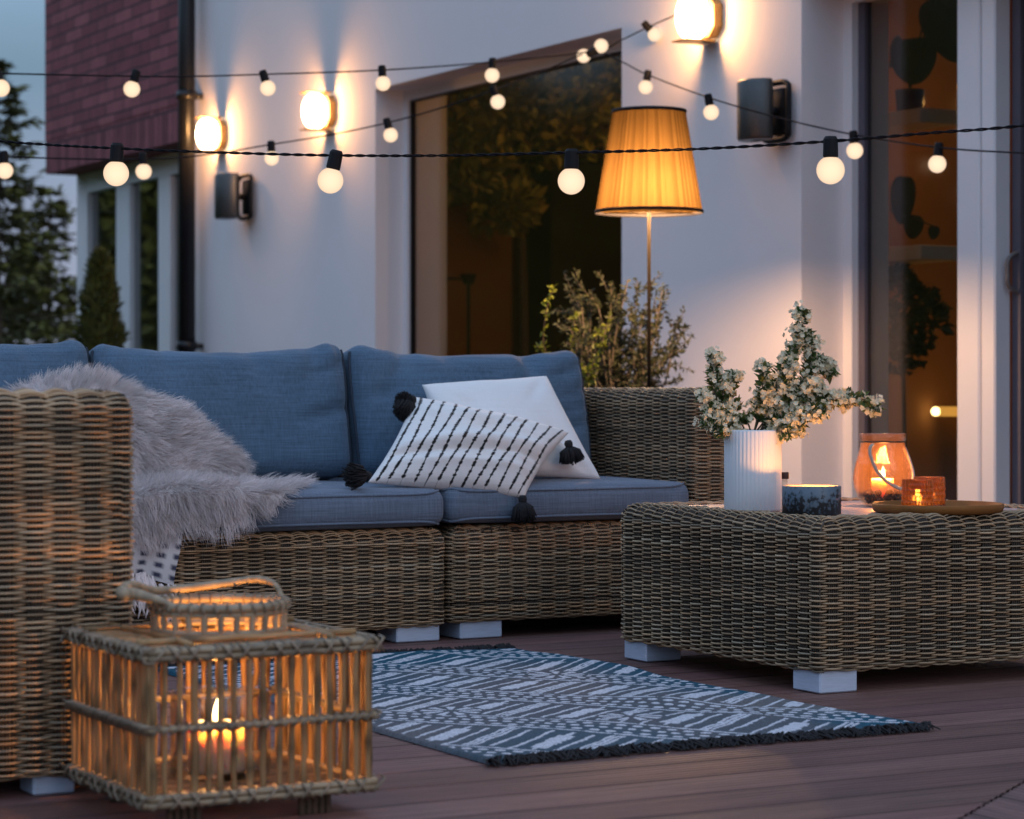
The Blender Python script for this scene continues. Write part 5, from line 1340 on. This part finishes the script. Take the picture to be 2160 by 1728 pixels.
# ---- blossom branches in the vase
fl = empty('blossom_branches', VC + [0, 0, .012], 'leafy branches of small white blossoms standing in the ribbed vase', 'flowers')
VD = 5.56
def V3(px, py, dd=0): return PD(px, py, VD + dd)
neck = V3(1590, 915)
BR = [([(1590, 915), (1615, 850), (1650, 780), (1682, 720), (1693, 655)], .0, 1.0),
      ([(1595, 915), (1660, 870), (1715, 838), (1770, 845), (1818, 842), (1846, 866)], -.03, 1.0),
      ([(1580, 915), (1545, 890), (1515, 850), (1505, 800), (1505, 745)], .02, 1.0),
      ([(1585, 915), (1570, 885), (1520, 880), (1478, 830)], -.02, .8),
      ([(1590, 915), (1600, 870), (1608, 820), (1612, 772)], -.03, .75),
      ([(1600, 915), (1650, 880), (1700, 800), (1735, 765), (1752, 790)], .03, 1.0),
      ([(1600, 915), (1640, 895), (1680, 905), (1690, 880)], -.05, .8),
      ([(1592, 915), (1640, 850), (1660, 800), (1672, 762)], -.02, .8),
      ([(1575, 915), (1540, 905), (1512, 905)], -.04, .6),
      ([(1600, 915), (1690, 850), (1740, 850), (1788, 838)], .0, .8),
      ([(1575, 915), (1550, 860), (1540, 820), (1548, 790)], .0, .6),
      ([(1600, 915), (1640, 890), (1690, 880), (1740, 862)], -.06, 1.0), ([(1600, 915), (1630, 870), (1680, 840), (1725, 810)], -.03, 1.0), ([(1600, 915), (1640, 905), (1665, 912)], -.05, .8), ([(1595, 915), (1625, 890), (1650, 850), (1690, 830)], .03, .9), ([(1600, 915), (1660, 850), (1700, 790), (1712, 740), (1700, 700)], .02, .7), ([(1575, 915), (1530, 880), (1500, 870), (1492, 895)], -.03, .7)]
bs = MB(); lf = MB(); bl = MB(); r_ = np.random.default_rng(44)
LB_, LD, LN = [], [], []; FC, FN = [], []
for pts, dd, dens in BR:
    P = spline([V3(px, py, dd * k / (len(pts) - 1)) for k, (px, py) in enumerate(pts)], 40)
    P[0] = neck + r_.normal(0, .012, 3) * [1, 1, 0]; P[0][2] = VC[2] + .03
    bs.tube(P, np.linspace(.0024, .0009, 40), 5)
    T = np.gradient(P, axis=0); T /= np.linalg.norm(T, axis=1)[:, None]
    for k in range(int(185 * dens)):
        q = r_.uniform(.22, 1); i = min(39, int(q * 39)); off = r_.standard_normal(3); off -= T[i] * (off @ T[i]); off /= np.linalg.norm(off)
        LB_.append(P[i] + off * r_.uniform(0, .004)); LD.append(off * .9 + T[i] * r_.uniform(.2, 1)); LN.append(r_.standard_normal(3) * .6 + np.array([0, -.4, .6]))
    ncl = int(31 * dens)
    for k in range(ncl):
        q = r_.uniform(.25, 1.0) ** .9; i = min(39, int(q * 39)); off = r_.standard_normal(3); off -= T[i] * (off @ T[i]); off /= np.linalg.norm(off)
        c = P[i] + off * r_.uniform(.004, .015); nf = r_.integers(6, 13)
        for f in range(nf):
            FC.append(c + r_.normal(0, .0078, 3)); FN.append(off + r_.normal(0, .6, 3) + np.array([0, -.35, .25]))
    # tip clusters
    for f in range(int(12 * dens)): FC.append(P[-1] + r_.normal(0, .007, 3)); FN.append(r_.normal(0, 1, 3) + [0, -.4, .3])
LB_ = np.array(LB_); LD = np.array(LD); LN = np.array(LN); k = len(LB_)
tone = r_.uniform(.6, 1.35, k)
lf.leaves(LB_, LD, LN, r_.uniform(.015, .027, k), r_.uniform(.009, .015, k), 0, np.stack([tone * r_.uniform(.8, 1.35, k), tone, tone * .85], -1), .15, .2)
FC = np.array(FC); FN = np.array(FN)
for pz in range(5):
    n_ = FN / np.linalg.norm(FN, axis=1)[:, None]; x = np.cross(n_, [.3, .2, .9]); x /= np.linalg.norm(x, axis=1)[:, None]; y = np.cross(n_, x)
    an = pz * 2 * PI / 5 + r_.uniform(0, .3, len(FC)); d = np.cos(an)[:, None] * x + np.sin(an)[:, None] * y + n_ * .35
    bl.leaves(FC, d, n_, r_.uniform(.0060, .0088, len(FC)), r_.uniform(.0058, .008, len(FC)), 0, np.repeat(r_.uniform(.85, 1.05, len(FC))[:, None], 3, 1), -.1, -.1)
bs.build('stems', mat('twig', (.12, .09, .05), .8, .2, 30), fl, smooth=True)
lf.build('leaves', mat('blossom_leaf', (.095, .145, .05), .5, .15, 30, vcol=True, trans=.3), fl)
bl.build('blossoms', mat('white_petals', (.88, .80, .60), .7, .04, 30, vcol=True, trans=.35), fl)

# ================================================================ OLIVE BUSH
OD = 9.05
ob = PD(1300, 900, OD); ob = np.array([ob[0], ob[1], .001])
ol = empty('olive_bush', ob, 'grey green olive bush in a pot between the sofa arm and the window', 'shrub')
m = MB(); m.lathe([(0, 0), (.13, 0), (.15, .02), (.19, .36), (.195, .38), (.175, .38), (.168, .33), (0, .33)], ob, 36); m.build('pot', mat('grey_planter', (.16, .15, .15), .7, .1, 8, .2, 60), ol, smooth=True)
m = MB(); m.lathe([(0, .335), (.165, .334)], ob, 24); m.build('soil', M['earth'], ol)
tw = MB(); lv = MB(); r_ = np.random.default_rng(62); LB_, LD = [], []
tips = [(1225, 620), (1250, 610), (1300, 640), (1325, 590), (1345, 605), (1385, 620), (1398, 605), (1290, 620), (1440, 705), (1425, 735), (1400, 660), (1375, 690), (1215, 640), (1200, 690), (1240, 650), (1265, 690), (1310, 690), (1350, 720), (1390, 740), (1420, 700), (1230, 720), (1280, 740), (1330, 650), (1365, 640), (1215, 630), (1260, 640), (1305, 620), (1190, 740), (1340, 760), (1300, 780)]
fork = ob + [0, 0, .52]
tw.tube(spline([ob + [0, 0, .33], ob + [.01, .01, .42], fork], 10), [.014] * 10, 7)
for (px, py) in tips:
    tip = PD(px, py, OD + r_.uniform(-.16, .16)); mid = fork * .5 + tip * .5 + r_.normal(0, .03, 3) - [0, 0, .04]
    P = spline([fork + r_.normal(0, .006, 3), mid, tip], 30); tw.tube(P, np.linspace(.006, .0014, 30), 5)
    T = np.gradient(P, axis=0); T /= np.linalg.norm(T, axis=1)[:, None]
    for sb in range(7):
        i = r_.integers(9, 29); dv = r_.standard_normal(3) * .8 + T[i]; dv /= np.linalg.norm(dv); Ls = r_.uniform(.05, .13)
        Q = P[i] + dv * np.linspace(0, Ls, 8)[:, None] + np.array([0, 0, .012]) * (np.linspace(0, 1, 8) ** 2)[:, None]; tw.tube(Q, .0011, 4)
        for q in range(26):
            j = r_.integers(1, 8); o_ = r_.standard_normal(3); LB_.append(Q[j]); LD.append(dv * .6 + o_ * .75)
    for q in range(44):
        i = r_.integers(10, 30); LB_.append(P[i]); LD.append(T[i] * .5 + r_.standard_normal(3) * .8)
LB_ = np.array(LB_); LD = np.array(LD); k = len(LB_); tn = r_.uniform(.55, 1.5, k)
lv.leaves(LB_, LD, r_.standard_normal((k, 3)) + [0, -.3, .4], r_.uniform(.017, .03, k), r_.uniform(.0075, .0115, k), 0, np.stack([tn, tn, tn * r_.uniform(.85, 1.1, k)], -1), .1, .1)
tw.build('twigs', mat('olive_twig', (.15, .12, .085), .85, .2, 30), ol, smooth=True); lv.build('foliage', mat('olive_leaf', (.042, .05, .019), .6, .2, 25, vcol=True, trans=.2), ol)
# yellow green climber beside it
yg = empty('young_shrub', PD(1180, 900, 8.75) * [1, 1, 0] + [0, 0, .001], 'thin young shrub with bright yellow green leaves in front of the olive bush', 'shrub')
tw = MB(); LB_, LD = [], []
b0 = PD(1215, 900, 8.75); b0[2] = .3
for pts in ([(1205, 830), (1150, 740), (1152, 660), (1168, 605)], [(1210, 830), (1205, 740), (1215, 660)], [(1225, 830), (1265, 740), (1285, 665)], [(1215, 830), (1225, 780), (1252, 765)], [(1200, 830), (1165, 770), (1132, 730)], [(1230, 830), (1250, 790), (1258, 700)]):
    P = spline([b0] + [PD(px, py, 8.75 + r_.uniform(-.05, .05)) for px, py in pts], 40); tw.tube(P, np.linspace(.004, .001, 40), 5)
    for q in range(46):
        i = r_.integers(12, 40); LB_.append(P[i]); LD.append(r_.standard_normal(3) + [0, -.2, .3])
LB_ = np.array(LB_); LD = np.array(LD); k = len(LB_); tn = r_.uniform(.6, 1.4, k)
m = MB(); m.leaves(LB_, LD, r_.standard_normal((k, 3)) + [0, -.6, .5], r_.uniform(.018, .032, k), r_.uniform(.011, .018, k), 0, np.stack([tn, tn, tn], -1), .15, .15)
m.build('foliage', mat('young_leaf', (.15, .18, .016), .5, .15, 25, vcol=True, trans=.35), yg)
gb = ORG[yg.name]
tw.tube([np.array([b0[0], b0[1], .28]), b0 + [0, 0, .05]], .005, 6); tw.build('stems', M['bark'], yg, smooth=True)
m = MB(); m.lathe([(0, 0), (.09, 0), (.1, .01), (.13, .27), (.115, .27), (.11, .24), (0, .24)], (b0[0], b0[1], .001), 28); m.build('pot', M['potdark'], yg, smooth=True)

# ================================================================ GARDEN
def conifer(base, h, rad, nwh, seed, lab, cat, droop=.25, L=.11, Wd=.035, dens=1., col=(.035, .06, .03), top=.03, bare=.08, mats=None):
    r_ = np.random.default_rng(seed); base = np.asarray(base, float)
    e = empty('conifer_tree', base, lab, cat)
    t = MB(); t.tube([base + [0, 0, h * q] for q in np.linspace(0, .97, 14)], np.linspace(h * .022, .008, 14), 8); t.build('trunk', M['bark'], e, smooth=True)
    lv = MB(); tw = MB(); B_, D_, T_ = [], [], []
    for w in range(nwh):
        zf = bare + (1 - bare) * (w / nwh) ** .95; R = rad * (1 - zf) ** .85 + top
        nb = r_.integers(3, 7)
        for q in range(nb):
            an = r_.uniform(0, 2 * PI); Rl = R * r_.uniform(.45, 1.4); d = np.array([math.cos(an), math.sin(an), 0])
            s = np.linspace(0, 1, 9); P = base + [0, 0, h * zf] + d * (Rl * s)[:, None] + np.array([0, 0, 1.]) * (Rl * (-droop * s + .95 * droop * s ** 2.5) + .03 * s)[:, None]
            tw.tube(P, np.linspace(.012, .004, 9), 4, cap=False)
            n = int(58 * dens * (.35 + Rl / rad)); ii = r_.uniform(.15, 1, n)
            p = np.stack([np.interp(ii, s, P[:, k]) for k in range(3)], 1); sd = np.array([-d[1], d[0], 0]) * r_.choice([-1, 1], n)[:, None]
            wv = Rl * .30 * (1.05 - ii)[:, None] * r_.random(n)[:, None]
            p = p + sd * wv - np.array([0, 0, .25]) * wv + r_.normal(0, .012, (n, 3))
            B_.append(p); D_.append(d * .8 + sd * .8 + r_.normal(0, .35, (n, 3)) + [0, 0, .1]); T_.append(r_.uniform(.5, 1.2, n) * (1 + 1.1 * (ii > .82)))
    B_ = np.concatenate(B_); D_ = np.concatenate(D_); T_ = np.concatenate(T_); k = len(B_)
    lv.leaves(B_, D_, r_.normal(0, .5, (k, 3)) + [0, 0, 1], L * r_.uniform(.6, 1.3, k), Wd * r_.uniform(.7, 1.3, k), 0, np.stack([T_ * 1.15, T_, T_ * .8], -1), .1, .15)
    tw.build('branches', M['bark'], e); lv.build('crown', mats or M['needle'], e)
    return e
M['needle'] = mat('conifer_needles', (.07, .078, .018), .7, .3, 3, vcol=True)
def gbase(px, d): p_ = PD(px, 800, d); return np.array([p_[0], p_[1], -.09])
conifer(gbase(-8, 24), 4.05, 1.25, 34, 3, 'tall dark conifer at the left edge with its tip beside the sky', 'tree', .35, .13, .045, 1.0)
conifer(gbase(103, 27), 3.05, 1.1, 20, 5, 'broad low conifer with a dark trunk next to the house corner', 'tree', .2, .14, .05, .8, bare=.2)
conifer(gbase(40, 33), 2.7, 1.7, 22, 8, 'spreading conifer further back between the two others', 'tree', .2, .16, .06, .9)
# clipped thuja
tbp = np.array([*gbase(211, 14.5)[:2], 0.001])
th_ = empty('thuja', tbp, 'slim pointed thuja in front of the ground floor window', 'shrub')
m = MB(); k = 6500; r_ = np.random.default_rng(17); zf = r_.random(k) ** .8; R = .235 * (1 - zf) ** .62 * (1 + .12 * np.sin(zf * 40 + 1)); an = r_.uniform(0, 2 * PI, k); rr = R * (1 + .1 * np.sin(an * 5 + zf * 9)) * r_.uniform(.72, 1.05, k)
P = tbp + np.stack([rr * np.cos(an), rr * np.sin(an), .12 + zf * 1.34], -1); tn = r_.uniform(.5, 1.5, k)
m.leaves(P, np.stack([np.cos(an) * .5, np.sin(an) * .5, np.full(k, .9)], -1) + r_.normal(0, .3, (k, 3)), np.stack([np.cos(an), np.sin(an), np.zeros(k)], -1) + r_.normal(0, .4, (k, 3)), r_.uniform(.04, .075, k), r_.uniform(.012, .02, k), 0, np.stack([tn * 1.1, tn, tn * .8], -1), .1)
m.lathe([(0, .1), (.15, .14), (.16, .5), (.09, 1.0), (.02, 1.38), (0, 1.4)], tbp, 16, 0, .3)
m.build('foliage', mat('thuja_leaf', (.06, .072, .012), .7, .25, 12, vcol=True), th_)
m = MB(); m.tube([tbp, tbp + [0, 0, .25]], .03, 8); m.build('trunk', M['bark'], th_)
# dense hedge round the garden (what the window panes mirror)
m = MB(); r_ = np.random.default_rng(90); k = 34000
path = np.array([(-11, 2), (-11, 14), (-8, 22), (-1, 27.5), (5, 29.5)], float); s = np.concatenate([[0], np.cumsum(np.linalg.norm(np.diff(path, axis=0), axis=1))]); q = r_.uniform(0, s[-1], k)
ctr = np.stack([np.interp(q, s, path[:, 0]), np.interp(q, s, path[:, 1])], 1)
hh = 5.6 + .9 * np.sin(q * .9) + .6 * np.sin(q * 2.3 + 1) + .3 * np.sin(q * 5.1)
lim = np.interp(q, [0, s[-1] * .75, s[-1]], [1, 1, .55]); hh = hh * lim
zf = r_.random(k) ** .8; wdt = 1.2 * (1 - zf ** 3) + .15
P = np.concatenate([ctr + r_.normal(0, 1, (k, 2)) * wdt[:, None] * .5, (zf * hh)[:, None] - .05], 1); tn = r_.uniform(.4, 1.7, k)
qq = np.linspace(0, s[-1], 120); c2 = np.stack([np.interp(qq, s, path[:, 0]), np.interp(qq, s, path[:, 1])], 1)
h2 = (5.6 + .9 * np.sin(qq * .9) + .6 * np.sin(qq * 2.3 + 1)) * np.interp(qq, [0, s[-1] * .75, s[-1]], [1, 1, .55]) * .9
for sd in (-.25, .25): m.grid(np.stack([np.concatenate([c2 + [sd, sd * .5], np.full((120, 1), z_)], 1) if z_ < 0 else np.concatenate([c2 + [sd, sd * .5], h2[:, None]], 1) for z_ in (-.05, 1)]), 0, .5)  # unseen solid core added inside the hedge to close sky gaps
m.leaves(P, r_.normal(0, 1, (k, 3)), r_.normal(0, 1, (k, 3)), r_.uniform(.16, .34, k), r_.uniform(.08, .16, k), 0, np.stack([tn * 1.05, tn, tn * .7], -1))
tag(m.build('garden_hedge', mat('hedge_leaf', (.13, .14, .03), .7, .3, 1, vcol=True)), 'tall dark hedge along the far side of the garden', 'hedge', kind='stuff')
# ================================================================ SKY, SUN, CAMERA
wd = bpy.data.worlds.new('World'); scene.world = wd; wd.use_nodes = True; nt = wd.node_tree
bg = nt.nodes['Background']; sky = nd(nt, 'ShaderNodeTexSky', sky_type='NISHITA'); sky.sun_disc = False
SUN_EL, SUN_ROT = math.radians(3), math.radians(166)
sky.sun_elevation = SUN_EL; sky.sun_rotation = SUN_ROT; sky.altitude = 100; sky.air_density = 1.0; sky.dust_density = .6; sky.ozone_density = 3.0
# dusk: thin cloud veil evens the dome out and cools it
tc = nd(nt, 'ShaderNodeTexCoord'); sp_ = nd(nt, 'ShaderNodeSeparateXYZ'); lk(nt, tc.outputs['Generated'], sp_.inputs[0])
cr = nd(nt, 'ShaderNodeValToRGB'); lk(nt, sp_.outputs['Z'], cr.inputs[0])
el = cr.color_ramp.elements; el[0].position = .0; el[0].color = (.36, .40, .54, 1); el[1].position = 1.0; el[1].color = (.68, .93, 1.38, 1)
e_ = el.new(.07); e_.color = (.33, .38, .53, 1); e_ = el.new(.13); e_.color = (.222, .345, .475, 1); e_ = el.new(.32); e_.color = (.63, .88, 1.27, 1)
mp = nd(nt, 'ShaderNodeMapping'); mp.inputs['Scale'].default_value = (3, 3, 9); lk(nt, tc.outputs['Generated'], mp.inputs[0])
nz = nd(nt, 'ShaderNodeTexNoise'); nz.inputs['Scale'].default_value = 2.2; nz.inputs['Detail'].default_value = 5; lk(nt, mp.outputs[0], nz.inputs['Vector'])
mr = nd(nt, 'ShaderNodeMapRange'); mr.inputs['To Min'].default_value = .82; mr.inputs['To Max'].default_value = 1.18; lk(nt, nz.outputs['Fac'], mr.inputs['Value'])
mu = nd(nt, 'ShaderNodeMix', data_type='RGBA', blend_type='MULTIPLY'); mu.inputs['Factor'].default_value = 1; lk(nt, cr.outputs[0], mu.inputs['A']); lk(nt, mr.outputs[0], mu.inputs['B'])
vs = nd(nt, 'ShaderNodeVectorMath', operation='SCALE'); lk(nt, mu.outputs['Result'], vs.inputs[0]); vs.inputs['Scale'].default_value = 10.0
mx = nd(nt, 'ShaderNodeMix', data_type='RGBA'); mx.inputs['Factor'].default_value = .86
lk(nt, sky.outputs[0], mx.inputs['A']); lk(nt, vs.outputs[0], mx.inputs['B']); lk(nt, mx.outputs['Result'], bg.inputs['Color'])
bg.inputs['Strength'].default_value = .1
sl = bpy.data.lights.new('sun', 'SUN'); sl.energy = .5; sl.angle = math.radians(40); sl.color = (1, .84, .76)
so = bpy.data.objects.new('sun', sl); COL.objects.link(so)
so.rotation_euler = (PI / 2 - math.radians(22), 0, math.radians(14))
so.location = (-6, -4, 6)

cam = bpy.data.cameras.new('camera'); co = bpy.data.objects.new('camera', cam); COL.objects.link(co)
cam.sensor_width = 36; cam.lens = 36 * F / 2160; cam.sensor_fit = 'HORIZONTAL'; cam.shift_y = (HY - 864) / 2160
cam.clip_start = .05; cam.clip_end = 600
co.location = (0, 0, EYE); co.rotation_euler = (PI / 2, 0, -A)
cam.dof.use_dof = True; cam.dof.focus_distance = 5.5; cam.dof.aperture_fstop = 5.6
scene.camera = co
vsn = scene.view_settings; scene.display_settings.display_device = 'sRGB'; vsn.view_transform = 'Standard'; vsn.look = 'None'; vsn.exposure = 0; vsn.gamma = 1; vsn.use_curve_mapping = False
scene.render.engine = 'CYCLES'
cy = scene.cycles; cy.use_denoising = True
try: cy.denoiser = 'OPENIMAGEDENOISE'; cy.denoising_input_passes = 'RGB_ALBEDO_NORMAL'
except Exception: pass
cy.max_bounces = 10; cy.transparent_max_bounces = 24; cy.diffuse_bounces = 7; cy.glossy_bounces = 4; cy.sample_clamp_indirect = 6; cy.caustics_reflective = False; cy.caustics_refractive = False
